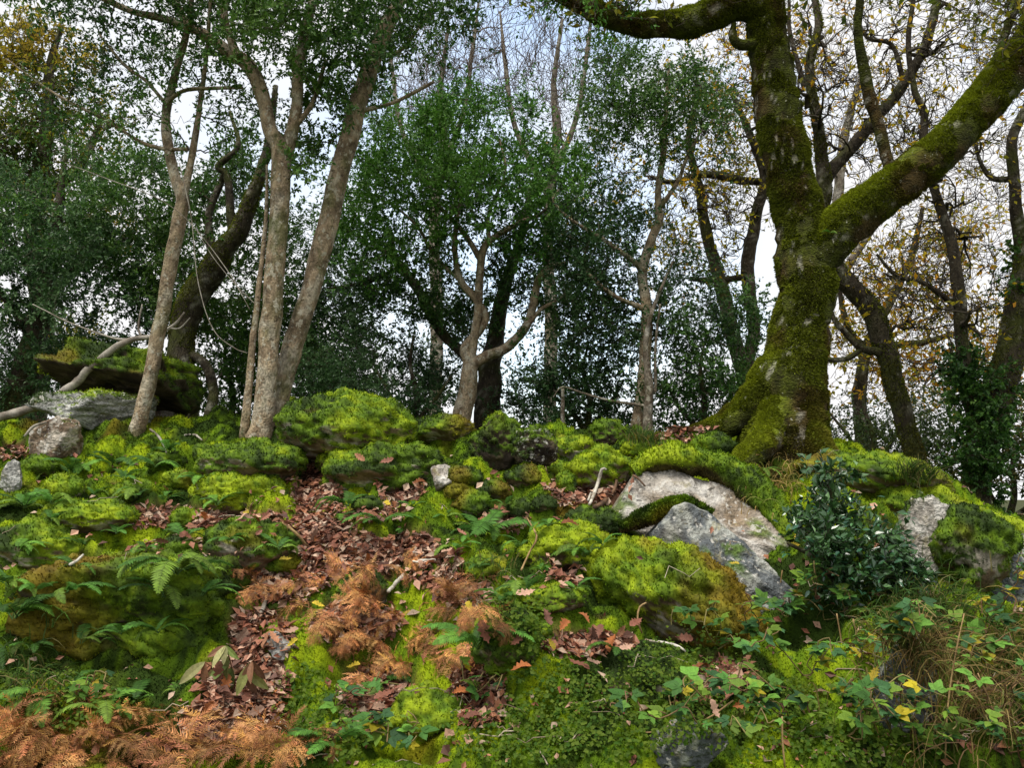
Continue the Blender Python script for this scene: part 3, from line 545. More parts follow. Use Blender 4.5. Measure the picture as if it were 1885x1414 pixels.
        if leafn:
            tot = int(leafn*(1.95 if mat is M_leaf else 1.3)); bi = rs.integers(0, len(tips), tot); tt = rs.uniform(0.05, 1.08, tot)*(tips.shape[1]-1); kk = np.clip(tt.astype(int), 0, tips.shape[1]-2); f = (tt-kk)[:, None]
            a, b = tips[bi, kk], tips[bi, kk+1]; P = a+(b-a)*f; D = nrm(nrm(b-a)+0.95*rs.normal(size=(tot, 3))+np.array([0, 0, -0.15])); N = nrm(np.array([0, -0.25, 0.9])+0.75*rs.normal(size=(tot, 3)))
            l = L*(0.96 if mat is M_leaf else 1.4)*rs.uniform(0.55, 1.3, tot); u = np.clip(0.5+clump*1.4*fbm(P, 0.8, 3, s.seed+2)+0.28*rs.normal(size=tot), 0, 1)*(len(pal)-1); pa = np.array(pal); k0 = np.minimum(u.astype(int), len(pal)-2); col = pa[k0]+(pa[k0+1]-pa[k0])*(u-k0)[:, None]
            V, Fc, cc = leaves4(P, D, N, l, l*wr, col*rs.uniform(0.8, 1.25, (tot, 1)), rng=rs)
            tag(obj(name, mesh(name, V-s.root, Fc, cc, False), mat, s.o), kind='stuff')
HOLLY = [(0.020, 0.058, 0.012), (0.042, 0.115, 0.020), (0.075, 0.17, 0.026), (0.12, 0.22, 0.04)]
HOLLYB = [(0.032, 0.105, 0.014), (0.062, 0.18, 0.020), (0.10, 0.25, 0.03), (0.15, 0.31, 0.05)]
HOLLYD = [(0.022, 0.058, 0.018), (0.042, 0.105, 0.030), (0.07, 0.15, 0.045), (0.13, 0.22, 0.09)]
YEL = [(0.18, 0.20, 0.015), (0.42, 0.36, 0.025), (0.60, 0.40, 0.02), (0.55, 0.26, 0.015)]
YGR = [(0.05, 0.09, 0.012), (0.12, 0.15, 0.015), (0.25, 0.24, 0.02), (0.40, 0.30, 0.03)]

# the big mossy oak
t = Tree('oak_tree', 'massive moss covered oak with flared foot and thick rising side limb', 'tree', (1455, 850), 7.9, 'moss', 101, 0.9)
t.limb([(1440, 860, 98), (1446, 800, 88), (1456, 730, 74), (1468, 650, 60), (1479, 570, 55), (1490, 500, 56), (1487, 450, 54), (1474, 390, 46), (1456, 300, 43), (1438, 200, 41), (1421, 100, 38), (1407, 0, 37), (1395, -120, 34), (1385, -260, 28), (1390, -420, 20), (1400, -620, 10), (1410, -760, 3)], 'trunk', down=0.35, fuzz=1.9, sides=48, lumps=0.05)
t.limb([(1496, 490, 40), (1545, 428, 45), (1615, 368, 43), (1690, 308, 40), (1760, 245, 38), (1818, 180, 40), (1868, 112, 42), (1930, 40, 38), (2000, -60, 32), (2060, -190, 24), (2120, -340, 14), (2170, -480, 4)], fuzz=2.0, lumps=0.04)
t.limb([(1405, 20, 30), (1352, 6, 34), (1290, 30, 31), (1220, 42, 26), (1150, 40, 22), (1085, 22, 18), (1010, -8, 14), (930, -60, 10)], fuzz=2.0, lumps=0.04)
t.limb([(1642, 340, 14), (1636, 290, 12), (1621, 225, 12), (1606, 178, 13), (1590, 128, 11), (1573, 60, 9), (1572, 0, 8), (1558, -90, 6)])
t.limb([(1405, 80, 12), (1365, 83, 12), (1349, 70, 9), (1352, 40, 5)])
t.limb([(1800, 215, 14), (1830, 130, 10), (1850, 60, 8), (1880, -20, 5)])
t.limb([(1440, 690, 52), (1395, 745, 42), (1335, 785, 28), (1270, 802, 18), (1205, 815, 10)], 'root', fuzz=2.6, lumps=0.05)
t.limb([(1450, 730, 44, -0.1), (1415, 800, 32, -0.35), (1380, 838, 22, -0.7), (1345, 866, 10, -1.0)], 'root', fuzz=2.6, lumps=0.05)
t.limb([(1475, 730, 42, -0.1), (1495, 805, 30, -0.3), (1540, 850, 16, -0.6)], 'root', fuzz=2.4, lumps=0.04)
t.crown([(1150, -10, 170, 60, 0, .6), (1050, -60, 160, 80, 0, 1), (1560, -60, 200, 90, 0, 1.2), (1850, 20, 130, 110, 0, 1.0), (1300, -180, 250, 120, 0, 1.5), (1700, -200, 300, 140, 0, 1.5)], 90, 2600, 0.06, YGR, M_oak, twigs=6, tl=0.5, sub=1, tcol=(0.075, 0.06, 0.04), gnarl=0.5)
t.crown([(1060, 0, 90, 40, 0, .3), (1120, 10, 50, 28, 0, .3)], 14, 900, 0.05, HOLLYB, M_leaf, twigs=5, tl=0.25, name='foliage')
# bent oak behind it
t = Tree('oak_tree', 'crooked dark oak bending behind the massive mossy oak, slender forked stems', 'tree', (1690, 880), 10.3, 'dark', 102, 0.55)
t.limb([(1692, 890, 33), (1672, 800, 31), (1646, 700, 31), (1626, 625, 34), (1602, 565, 35), (1560, 520, 34), (1522, 470, 31), (1506, 420, 29), (1508, 380, 28), (1513, 345, 26), (1505, 280, 20), (1492, 200, 16), (1482, 130, 15), (1500, 60, 13), (1495, 0, 10), (1500, -90, 8)], 'trunk', down=1.3, fuzz=0.5)
t.limb([(1513, 365, 22), (1525, 325, 22), (1562, 278, 22), (1612, 218, 20), (1660, 160, 18), (1692, 100, 16), (1710, 30, 14), (1728, -70, 10)])
t.limb([(1625, 650, 16), (1585, 640, 12), (1550, 605, 10), (1535, 580, 8), (1530, 560, 6)])
t.limb([(1590, 640, 10), (1560, 660, 9), (1515, 662, 8)])
t.limb([(1665, 150, 9), (1640, 85, 7), (1600, 70, 6), (1585, 40, 5)])
t.limb([(1480, 160, 9), (1455, 60, 7), (1450, 0, 5)])
t.crown([(1600, 130, 200, 150, 0, 1.2), (1730, 60, 140, 110, .5, 1.2), (1480, 60, 60, 90, 0, 1), (1620, 300, 120, 90, 0, 1), (1680, 440, 150, 90, 0.5, 1.2), (1640, 560, 120, 70, .3, 1), (1620, -100, 240, 100, 0, 1.5)], 85, 1300, 0.055, YEL, M_oak, twigs=4, tl=0.75, sub=1, up=0.1, gnarl=0.55, tcol=(0.06, 0.05, 0.035), thick=3.0)
# ivy clad fork at the end of the crest
t = Tree('oak_tree', 'ivy wrapped tree forking low into two dark stems at the end of the crest', 'tree', (1800, 900), 9.6, 'dark', 103, 0.62)
t.limb([(1800, 930, 38), (1806, 840, 42), (1816, 775, 46), (1838, 722, 46), (1856, 650, 44), (1868, 585, 42), (1882, 515, 40), (1905, 430, 36), (1935, 330, 30), (1960, 200, 22), (1990, 60, 14), (2010, -80, 7), (2020, -180, 2)], 'trunk', down=1.6, fuzz=0.3)
t.limb([(1812, 800, 26), (1784, 735, 22), (1770, 670, 20), (1761, 600, 19), (1757, 520, 18), (1751, 455, 16), (1736, 390, 15), (1721, 320, 13), (1715, 245, 13), (1720, 190, 12), (1702, 140, 10), (1690, 50, 8), (1700, -60, 6)])
t.limb([(1885, 520, 24), (1880, 450, 20), (1868, 390, 18), (1858, 320, 16), (1853, 262, 15), (1878, 212, 13), (1912, 150, 11), (1930, 60, 8)])
t.limb([(1858, 330, 9), (1825, 325, 8), (1800, 290, 6), (1790, 240, 4)])
t.limb([(1757, 560, 9), (1700, 520, 7), (1650, 510, 5), (1610, 470, 4)])
t.crown([(1800, 150, 110, 130, 0, 1), (1790, 350, 110, 100, 0, 1), (1700, 540, 140, 80, 0, 1), (1840, 560, 90, 80, .5, 1), (1720, 690, 110, 60, .5, 1), (1900, 60, 150, 140, 0, 1.2), (1680, 250, 80, 80, 0, 1)], 90, 1300, 0.055, YEL, M_oak, twigs=4, tl=0.7, sub=1, gnarl=0.55, tcol=(0.06, 0.05, 0.036), thick=3.0)
t.crown([(1815, 830, 50, 80, -.1, .3), (1830, 740, 50, 50, -.1, .3), (1775, 700, 26, 70, -.05, .22), (1875, 520, 30, 60, 0, .25)], 60, 7000, 0.045, HOLLY, M_leaf, twigs=6, tl=0.2, name='ivy', wr=0.42)
# twin trunks
t = Tree('holly_tree', 'pale barked twin trunk tree rising from the mossy crest', 'tree', (485, 810), 8.55, 'pale', 104, 0.75)
t.limb([(474, 822, 34), (482, 775, 28), (491, 700, 25), (499, 600, 25), (507, 500, 24), (512, 420, 23), (516, 345, 24), (517, 300, 23), (510, 265, 19), (494, 235, 18), (482, 180, 17), (466, 135, 18), (446, 106, 18), (420, 90, 15), (388, 66, 13), (350, 48, 10), (300, 32, 9), (245, 22, 8), (180, -6, 7), (100, -50, 5)], 'trunk', down=0.3, sides=26)
t.limb([(498, 790, 28, .25), (516, 720, 25, .25), (545, 620, 26, .28), (575, 520, 25, .3), (604, 410, 25, .3), (629, 300, 24, .3), (650, 220, 24, .3), (671, 150, 22, .3), (700, 70, 20, .3), (736, 0, 16, .3), (775, -90, 12, .3), (800, -200, 8, .3)], 'trunk', down=0.3, sides=26)
t.limb([(518, 320, 18, .05), (532, 265, 17, .1), (546, 200, 15, .1), (550, 130, 14, .15), (562, 50, 12, .2), (590, -40, 10, .2)])
t.limb([(452, 780, 11), (461, 690, 9), (468, 590, 8), (476, 480, 6), (484, 380, 5), (489, 300, 3)], 'stem', down=0.2)
t.limb([(438, 105, 12), (424, 70, 10), (415, 30, 9), (418, -40, 7)])
t.limb([(350, 50, 11), (328, 15, 10), (318, -40, 8)])
t.limb([(690, 100, 8, .3), (740, 90, 5, .3), (790, 20, 4, .3)])
t.limb([(655, 205, 7, .3), (720, 190, 5, .3), (800, 150, 4, .3)])
t.limb([(535, 240, 8, .1), (575, 190, 6, .1), (600, 110, 5, .1)])
t.crown([(590, 70, 130, 110, .3, .9), (520, 60, 110, 80, .2, .8), (430, 40, 100, 70, 0, .8), (610, 200, 60, 90, .4, .6), (560, 260, 60, 60, .5, .6), (700, 30, 110, 60, .3, .8), (820, 20, 80, 50, .3, .6), (300, 20, 150, 45, 0, .9, 2500), (600, -120, 320, 120, .3, 1.4), (120, 0, 110, 35, -.1, .6, 1200), (250, -110, 250, 90, 0, 1)], 160, 31000, 0.055, HOLLY, M_leaf, twigs=8, tl=0.35, tcol=(0.10, 0.085, 0.06))
# thin leaning tree
t = Tree('holly_tree', 'thin pale leaning tree forking high above the tilted slab', 'tree', (248, 820), 8.7, 'pale', 105, 0.74)
t.limb([(240, 832, 25), (252, 795, 19), (264, 750, 18), (286, 665, 18), (300, 580, 17), (315, 490, 17), (329, 410, 18), (336, 365, 16), (318, 318, 13), (304, 260, 12), (300, 200, 11), (312, 140, 10), (330, 80, 9), (345, 15, 7), (350, -70, 5)], 'trunk', down=0.25, sides=20)
t.limb([(336, 370, 11), (346, 320, 9), (356, 250, 8), (365, 180, 6), (380, 90, 5), (392, 10, 4), (400, -70, 3)])
t.limb([(346, 275, 5), (300, 272, 5), (255, 258, 4), (200, 225, 4), (110, 180, 3), (20, 115, 2)])
t.limb([(304, 190, 6), (340, 168, 5), (390, 162, 5), (445, 157, 4)])
t.limb([(300, 185, 5), (270, 150, 4), (230, 120, 4), (180, 60, 3)])
t.crown([(230, 130, 120, 110, 0, .8), (330, 60, 110, 90, 0, .8), (130, 200, 110, 80, 0, .8), (400, 200, 70, 80, .2, .6), (260, -60, 220, 80, 0, 1)], 70, 7500, 0.05, HOLLY, M_leaf, twigs=7, tl=0.4)
# forked centre holly
t = Tree('holly_tree', 'forked brown centre holly with rounded bright green crown', 'tree', (850, 790), 11.4, 'pale', 106, 0.62)
t.limb([(846, 806, 29), (856, 745, 27), (866, 695, 26), (866, 662, 22), (856, 640, 15), (884, 606, 13), (893, 580, 12), (875, 550, 11), (850, 520, 10), (838, 470, 8), (840, 420, 7), (850, 360, 5)], 'trunk', down=1.2)
t.limb([(868, 672, 18), (895, 655, 16), (932, 640, 15), (965, 605, 13), (980, 570, 12), (990, 520, 11), (1010, 495, 9), (1042, 488, 6)])
t.limb([(966, 604, 9), (998, 568, 6), (1030, 550, 4), (1060, 520, 3)])
t.limb([(868, 665, 13), (880, 570, 13), (884, 500, 12), (891, 460, 12), (912, 438, 10), (950, 412, 8), (1000, 385, 5), (1030, 340, 3)])
t.limb([(886, 480, 9), (855, 430, 8), (822, 395, 6), (790, 365, 4)])
t.limb([(900, 450, 7), (900, 390, 6), (930, 320, 4), (920, 260, 3)])
t.limb([(850, 520, 6), (800, 470, 5), (770, 420, 4), (730, 380, 3)])
t.crown([(850, 280, 150, 90, 0, 1.0), (760, 330, 110, 100, 0, 1), (950, 320, 100, 90, 0, 1), (840, 380, 170, 70, .2, 1.0), (800, 215, 90, 40, 0, .7), (680, 400, 60, 70, 0, .7), (980, 430, 100, 60, 0.4, .8), (1070, 420, 80, 70, .4, .8), (710, 280, 70, 70, 0, .7), (1030, 320, 60, 70, .3, .8), (690, 470, 70, 60, .2, .8)], 170, 38000, 0.055, HOLLYB, M_leaf, twigs=9, tl=0.38, clump=0.6)
t.crown([(960, 560, 70, 60, .8, .6), (1050, 560, 70, 70, .6, .7), (780, 480, 60, 40, .6, .6), (930, 470, 60, 40, .5, .5), (820, 560, 50, 60, .9, .4)], 60, 11000, 0.055, HOLLY, M_leaf, twigs=8, tl=0.35)
# dark trunk behind it
t = Tree('holly_tree', 'dark trunk standing close behind the forked centre holly, one limb sweeping away', 'tree', (900, 790), 12.6, 'dark', 107, 0.75)
t.limb([(902, 820, 36), (900, 730, 32), (903, 665, 27), (915, 600, 20), (930, 520, 16), (960, 430, 12), (980, 330, 8)], 'trunk', down=1.5)
t.limb([(895, 680, 16), (848, 648, 13), (805, 602, 12), (772, 540, 12), (746, 500, 10), (726, 470, 8), (715, 420, 6)])
t.limb([(740, 490, 7), (690, 515, 6), (640, 527, 5), (600, 530, 4)])
t.crown([(640, 470, 50, 60, 0, .6), (650, 600, 70, 90, 0.5, .8), (600, 560, 60, 110, .6, .8), (720, 690, 90, 60, 0.4, .8), (800, 700, 60, 60, .6, .6), (840, 600, 50, 60, .6, .6), (700, 530, 40, 30, 0, .4), (560, 640, 40, 90, .6, .6)], 110, 20000, 0.06, HOLLYD, M_leaf, twigs=9, tl=0.4)
# slim tree
t = Tree('holly_tree', 'slim upright holly with dark crown between the centre holly and the mossy oak', 'tree', (1175, 800), 10.9, 'pale', 108, 0.78)
t.limb([(1174, 806, 18), (1180, 740, 16), (1190, 640, 14), (1190, 560, 13), (1183, 500, 12), (1200, 440, 11), (1215, 400, 10), (1212, 350, 8), (1222, 280, 7), (1226, 190, 5), (1230, 120, 3)], 'trunk', down=1.0)
t.limb([(1186, 500, 8), (1150, 470, 6), (1110, 440, 5), (1050, 400, 4), (1010, 360, 3)])
t.limb([(1216, 380, 5), (1250, 330, 5), (1260, 300, 4), (1290, 240, 3)])
t.limb([(1190, 570, 6), (1130, 545, 5), (1080, 500, 4)])
t.crown([(1220, 170, 110, 70, 0, .8), (1130, 220, 90, 50, 0, .8), (1280, 210, 60, 70, 0, .7), (1180, 260, 90, 40, 0, .6), (1150, 120, 60, 40, 0, .6)], 90, 9500, 0.055, HOLLY, M_leaf, twigs=8, tl=0.38)
t.crown([(1130, 430, 80, 60, .2, .8), (1080, 510, 70, 60, .4, .7), (1140, 590, 80, 60, .6, .8), (1250, 560, 70, 70, .5, .7)], 70, 11000, 0.055, HOLLYD, M_leaf, twigs=8, tl=0.38)
d = Tree('dead_sapling', 'bare dead grey sapling stem beside the slim upright holly', 'dead tree', (1193, 800), 10.5, 'grey', 109)
d.limb([(1191, 806, 10), (1195, 720, 8), (1189, 640, 5), (1203, 570, 4), (1240, 480, 2)], 'trunk', down=0.9)
d.limb([(1192, 748, 3), (1120, 737, 2.2), (1070, 722, 1.8), (1035, 712, 1.4), (1018, 732, 1)])
d.limb([(1195, 700, 3), (1206, 720, 3), (1208, 640, 2.5), (1215, 560, 2)])
d = Tree('dead_sapling', 'short thin dead pole standing in front of the dark hollies', 'dead tree', (1037, 800), 10.2, 'grey', 110)
d.limb([(1037, 806, 4.5), (1036, 760, 4), (1036, 716, 3)], 'trunk', down=0.9)
# leaning dark oak behind the slab and far dark trunk
t = Tree('oak_tree', 'dark mossy oak leaning to one side behind the tilted slab', 'tree', (330, 780), 11.5, 'dark', 111, 0.78)
t.limb([(332, 800, 42), (326, 705, 33), (331, 620, 30), (352, 560, 31), (392, 500, 29), (432, 440, 23), (462, 380, 18), (482, 330, 13), (500, 250, 9), (510, 160, 6)], 'trunk', down=1.2, fuzz=0.5)
t.limb([(428, 445, 11), (420, 330, 9), (405, 310, 8), (440, 270, 6), (420, 200, 4)])
t.limb([(395, 500, 12), (385, 400, 9), (410, 320, 8)])
t.limb([(340, 650, 12), (378, 670, 11), (390, 720, 12), (384, 780, 14)])
t.crown([(150, 420, 170, 80, 0.5, 1.2), (330, 480, 110, 90, 1.0, .9), (420, 600, 70, 110, 1.0, .8), (500, 560, 60, 120, 1.4, .8), (300, 330, 120, 70, .8, .9), (450, 350, 70, 80, 1, .8), (400, 700, 60, 50, 1.0, .6), (560, 430, 50, 80, 1.2, .6)], 150, 34000, 0.06, HOLLY, M_leaf, twigs=9, tl=0.42, thick=1.3)
t = Tree('holly_tree', 'dark holly with blue green foliage beyond the fallen branch', 'tree', (20, 800), 12.5, 'dark', 112, 0.8)
t.limb([(15, 820, 42), (40, 690, 29), (72, 585, 23), (98, 485, 18), (112, 400, 12), (122, 330, 7), (130, 260, 3)], 'trunk', down=1.5)
t.limb([(60, 620, 12), (0, 540, 9), (-70, 470, 7)])
t.limb([(85, 540, 12), (160, 480, 9), (230, 440, 6)])
t.crown([(110, 520, 170, 90, -.6, .9), (230, 560, 100, 90, -.3, .8), (20, 470, 120, 90, 0, 1), (60, 640, 110, 70, .6, .8), (200, 670, 100, 50, .8, .8), (-100, 500, 140, 160, 0, 1), (40, 380, 120, 60, .3, .8)], 150, 34000, 0.06, HOLLYD, M_leaf, twigs=9, tl=0.42)
t = Tree('oak_tree', 'yellowing oak showing gold leaves above the dark blue green holly', 'tree', (60, 750), 15.5, 'dark', 113)
t.limb([(55, 830, 22), (75, 600, 20), (60, 400, 16), (90, 260, 12), (100, 140, 8), (120, 60, 5)], 'trunk', down=2)
t.limb([(70, 380, 10), (150, 300, 8), (190, 220, 5)])
t.limb([(65, 360, 10), (-20, 280, 8), (-60, 200, 5)])
t.crown([(80, 180, 110, 120, 0, 1.4), (150, 280, 90, 90, 0, 1.2), (10, 320, 110, 80, 0, 1.2), (40, 90, 80, 60, 0, 1), (160, 420, 90, 40, .3, 1), (-90, 220, 120, 160, 0, 1.4), (120, 620, 90, 40, .3, .8)], 130, 15000, 0.07, YGR, M_oak, twigs=6, tl=0.6, sub=1, gnarl=0.5, thick=1.4, clump=0.7, tcol=(0.08, 0.065, 0.045))
# yellow oak right of centre
t = Tree('oak_tree', 'gold leaved crooked oak glimpsed beyond the slim holly', 'tree', (1375, 760), 13.2, 'dark', 114, 0.8)
t.limb([(1375, 800, 22), (1368, 690, 19), (1350, 620, 17), (1328, 520, 15), (1302, 420, 13), (1290, 340, 10), (1270, 250, 7), (1290, 150, 5)], 'trunk', down=1.8)
t.limb([(1372, 700, 14), (1388, 600, 14), (1378, 490, 15), (1392, 400, 13), (1400, 330, 10), (1370, 250, 8), (1345, 180, 6)])
t.limb([(1400, 335, 9), (1340, 328, 10), (1290, 322, 8), (1240, 335, 6), (1200, 320, 4)])
t.limb([(1375, 510, 8), (1310, 515, 7), (1270, 512, 5)])
t.crown([(1300, 400, 110, 90, 0, 1.1), (1380, 300, 90, 90, 0, 1.1), (1260, 480, 90, 70, 0, 1), (1330, 200, 120, 90, 0, 1.2), (1250, 300, 90, 80, 0, 1), (1120, 340, 80, 80, .5, 1), (1360, 100, 120, 90, 0, 1.2)], 100, 2600, 0.065, YEL, M_oak, twigs=4, tl=0.8, sub=1, gnarl=0.55, thick=2.8, tcol=(0.07, 0.058, 0.042))
t = Tree('oak_tree', 'amber leaved young oak beyond the crooked dark oak', 'tree', (1600, 820), 14.0, 'dark', 115)
t.limb([(1590, 850, 14), (1580, 740, 12), (1600, 640, 10), (1640, 560, 8), (1680, 480, 6), (1700, 380, 4)], 'trunk', down=2)
t.limb([(1598, 650, 8), (1560, 600, 6), (1545, 520, 4)])
t.limb([(1600, 640, 8), (1700, 630, 6), (1800, 600, 4)])
t.crown([(1580, 660, 80, 60, 0, 1), (1650, 720, 110, 60, 0, 1), (1620, 580, 110, 70, 0, 1), (1760, 640, 120, 80, 0, 1.2), (1840, 720, 90, 90, 0, 1), (1700, 480, 120, 90, 0, 1.2)], 85, 4000, 0.07, YEL, M_oak, twigs=5, tl=0.7, sub=1, gnarl=0.5, thick=1.2, tcol=(0.10, 0.08, 0.055))
# bare trees far behind
for nm, px, lab, sd in (('bare_tree', 800, 'leafless grey tree with fine upright twigs rising above the bright centre crown', 121), ('bare_tree', 1010, 'leafless slim tree with brushlike twigs between the centre crown and slim holly', 122)):
    t = Tree(nm, lab, 'tree', (px, 780), 19.0, 'grey', sd)
    t.limb([(px, 820, 13), (px+4, 600, 12), (px, 400, 10), (px+15, 250, 8), (px+10, 150, 5), (px+25, 40, 3)], 'trunk', down=2.5)
    t.limb([(px, 330, 7), (px+50, 220, 5), (px+70, 100, 4), (px+80, 0, 2)]); t.limb([(px, 360, 7), (px-60, 240, 5), (px-80, 120, 4), (px-90, 10, 2)])
    t.crown([(px, 150, 120, 130, 0, 1.5), (px-60, 140, 80, 110, 0, 1.3), (px+60, 130, 80, 120, 0, 1.3), (px, -30, 150, 70, 0, 1.5)], 55, 0, 0.05, YEL, M_oak, twigs=4, tl=1.5, sub=1, up=0.4, gnarl=0.36, thick=1.9, tcol=(0.15, 0.12, 0.10))
t = Tree('bare_tree', 'leafless tree far behind the ivy wrapped fork, twigs against white sky', 'tree', (1500, 780), 19.0, 'grey', 123)
t.limb([(1500, 820, 14), (1510, 600, 12), (1540, 420, 10), (1560, 250, 8), (1600, 100, 5)], 'trunk', down=2.5); t.limb([(1515, 560, 8), (1640, 380, 6), (1780, 250, 4), (1880, 150, 2)])
t.crown([(1600, 200, 170, 150, 0, 1.6), (1780, 300, 140, 150, 0, 1.6), (1850, 100, 120, 120, 0, 1.5), (1480, 120, 90, 120, 0, 1.3), (1700, 450, 150, 90, 0, 1.4)], 70, 900, 0.07, YEL, M_oak, twigs=4, tl=1.1, sub=1, up=0.1, gnarl=0.5, thick=1.8, tcol=(0.13, 0.11, 0.08))
# understorey bushes behind the crest
def bush(label, px, py, Y, ell, m, n, pal, seed, L=0.055, mat=None, trunkr=7):
    """an evergreen understorey bush on three stems"""
    t = Tree('evergreen_bush', label, 'bush', (px, py), Y, 'dark', seed)
    t.limb([(px, py, trunkr), (px+6, py-70, trunkr*0.8), (px-5, py-130, trunkr*0.5), (px+4, py-180, trunkr*0.3)], 'stem', down=1.2)
    t.limb([(px, py, trunkr*.8), (px-40, py-70, trunkr*0.5), (px-70, py-120, trunkr*0.3)], 'stem', down=1.2)
    t.limb([(px, py, trunkr*.8), (px+40, py-60, trunkr*0.5), (px+70, py-110, trunkr*0.3)], 'stem', down=1.2)
    t.crown(ell, m, int(n*0.62), L, pal, mat or M_leaf, twigs=7, tl=0.4)
bush('dense dark evergreen bush filling the gap under the slim holly', 1080, 810, 12.0, [(1040, 680, 80, 60, 0, .7), (1110, 650, 80, 60, .2, .7), (1080, 750, 110, 50, 0, .6), (990, 740, 70, 50, 0.2, .6)], 80, 21000, HOLLYD, 131)
bush('dark evergreen bush against the flared foot of the massive oak', 1290, 815, 11.2, [(1290, 660, 80, 70, 0, .7), (1350, 600, 60, 70, .2, .6), (1250, 740, 70, 60, 0, .6), (1350, 740, 70, 60, 0, .6)], 70, 15000, HOLLY, 132)
bush('low evergreen bush behind the big round mossy boulder', 760, 800, 11.8, [(690, 740, 70, 50, 0, .6), (780, 750, 60, 45, 0, .5), (640, 690, 50, 50, .3, .5), (590, 720, 60, 60, .3, .6)], 50, 12000, HOLLYD, 133)
bush('shadowy evergreen bush behind the twin pale trunks', 420, 800, 13.0, [(420, 720, 80, 50, 0, .7), (520, 720, 60, 60, 0, .6), (560, 640, 50, 60, 0, .6), (330, 720, 50, 40, 0, .5)], 50, 13000, HOLLY, 134)
bush('evergreen bush below the amber young oak', 1600, 880, 11.8, [(1590, 790, 60, 50, 0, .6), (1650, 820, 80, 40, .2, .6), (1730, 800, 60, 60, .3, .6)], 50, 7000, [(0.03, 0.06, 0.02), (0.06, 0.11, 0.025), (0.12, 0.16, 0.03)], 135)
bush('straggly olive bush beyond the ivy wrapped fork', 1860, 980, 11.4, [(1850, 860, 70, 60, 0, .7), (1890, 780, 50, 80, .3, .6), (1740, 880, 60, 40, 0.2, .5), (1930, 850, 80, 90, 0, .8)], 60, 4200, [(0.05, 0.08, 0.02), (0.12, 0.13, 0.03), (0.22, 0.17, 0.05)], 136, mat=M_oak)
bush('loose olive bush past the end of the crest', 2060, 1000, 10.4, [(2050, 860, 80, 80, 0, .8), (2000, 780, 70, 90, .2, .7), (2120, 820, 80, 90, .2, .8)], 60, 6500, [(0.05, 0.08, 0.02), (0.10, 0.13, 0.03), (0.20, 0.17, 0.05)], 138, mat=M_oak)
bush('dark holly bush past the end of the crest', 2240, 1020, 9.8, [(2230, 850, 90, 100, 0, .8), (2160, 900, 70, 70, 0, .7), (2300, 780, 90, 120, .2, .8)], 60, 9000, HOLLY, 139)
bush('dark holly bush past the tilted slab', -250, 830, 10.5, [(-250, 660, 110, 120, 0, .8), (-170, 700, 80, 80, .2, .7), (-330, 600, 110, 140, 0, .9)], 60, 11000, HOLLY, 140)
bush('evergreen bush at the far side of the dark holly', -60, 820, 12.2, [(-60, 700, 110, 80, 0, .7), (30, 720, 60, 50, .2, .5)], 40, 9000, HOLLYD, 137)

# ------------------------------------------------------------------ fallen wood
def stick(name, label, cat, pts, Y=None, colr='grey', group=None, sides=8, lift=0.5, twigs=()):
    """pts (px, py, r px); lies on the bank unless a distance is given"""
    def path(pp):
        if Y is None:
            P = hit([p[0] for p in pp], [p[1] for p in pp]); r = np.array([p[2] for p in pp])*P[:, 1]/F; P[:, 2] += r*lift+0.012
        else:
            P = np.array([at(p[0], p[1], Y+(p[3] if len(p) > 3 else 0)) for p in pp]); r = np.array([p[2]*float(mpp(p[0], p[1], Y)) for p in pp])
        return catmull(P, r, 0.03)
    P, r = path(pts); r = r*0.68; base = P[0].copy(); pal = {'grey': ((0.34, 0.31, 0.26), (0.17, 0.14, 0.11)), 'white': ((0.55, 0.52, 0.45), (0.30, 0.26, 0.20)), 'brown': ((0.16, 0.09, 0.05), (0.07, 0.04, 0.025)), 'tan': ((0.36, 0.24, 0.11), (0.22, 0.14, 0.06))}[colr]
    def mk(P, r):
        P = P+(r*0.3)[:, None]*np.stack([vnoise(P, 8, k) for k in (1, 2, 3)], -1); V, Fq, N = tube(P, r, sides); V = V+N*(np.repeat(r, sides)*0.2*fbm(V, 20, 2, 5))[:, None]
        n0 = len(V); i = np.arange(sides); V = np.vstack([V, P[0], P[-1]]); caps = np.concatenate([np.stack([(i+1) % sides, i, np.full(sides, n0)], -1), np.stack([n0-sides+i, n0-sides+(i+1) % sides, np.full(sides, n0+1)], -1)])
        return mesh('stick', V-base, [Fq, caps], cmix(np.broadcast_to(pal[0], V.shape), pal[1], sstep(-0.2, 0.4, fbm(V, 9, 3, 7))))
    if twigs:
        o = thing(name, label, cat, base, group); obj('stem', mk(P, r), M_wood, o)
        for tw in twigs: q_ = path(tw); obj('side_twig', mk(q_[0], q_[1]*0.65), M_wood, o)
    else: o = tag(obj(name, mk(P, r), M_wood, None, base), label, cat, group)
    return o
stick('fallen_branch', 'long pale grey fallen branch leaning up across the tilted slab', 'branch', [(-60, 790, 13), (0, 768, 13), (60, 752, 12), (120, 718, 12), (165, 680, 11), (205, 645, 10), (240, 626, 8), (285, 618, 6), (320, 598, 4), (340, 575, 2.5)], Y=9.0, twigs=([(240, 626, 4), (200, 620, 3), (120, 590, 2), (60, 560, 1.5)], [(262, 622, 4), (255, 600, 3), (262, 560, 2)], [(310, 603, 3), (330, 605, 2.5), (350, 585, 1.5)]))
stick('fallen_branch', 'peeled white forked stick lying on the moss left of the granite rock', 'branch', [(1085, 935, 4), (1098, 905, 5), (1108, 885, 4.5), (1116, 876, 3)], colr='white', twigs=([(1098, 905, 4), (1088, 915, 4), (1083, 928, 3)],))
stick('fallen_branch', 'brown bent root arching beside the peeled white stick', 'branch', [(1095, 942, 6), (1115, 928, 6), (1130, 910, 5), (1135, 895, 4)], colr='brown')
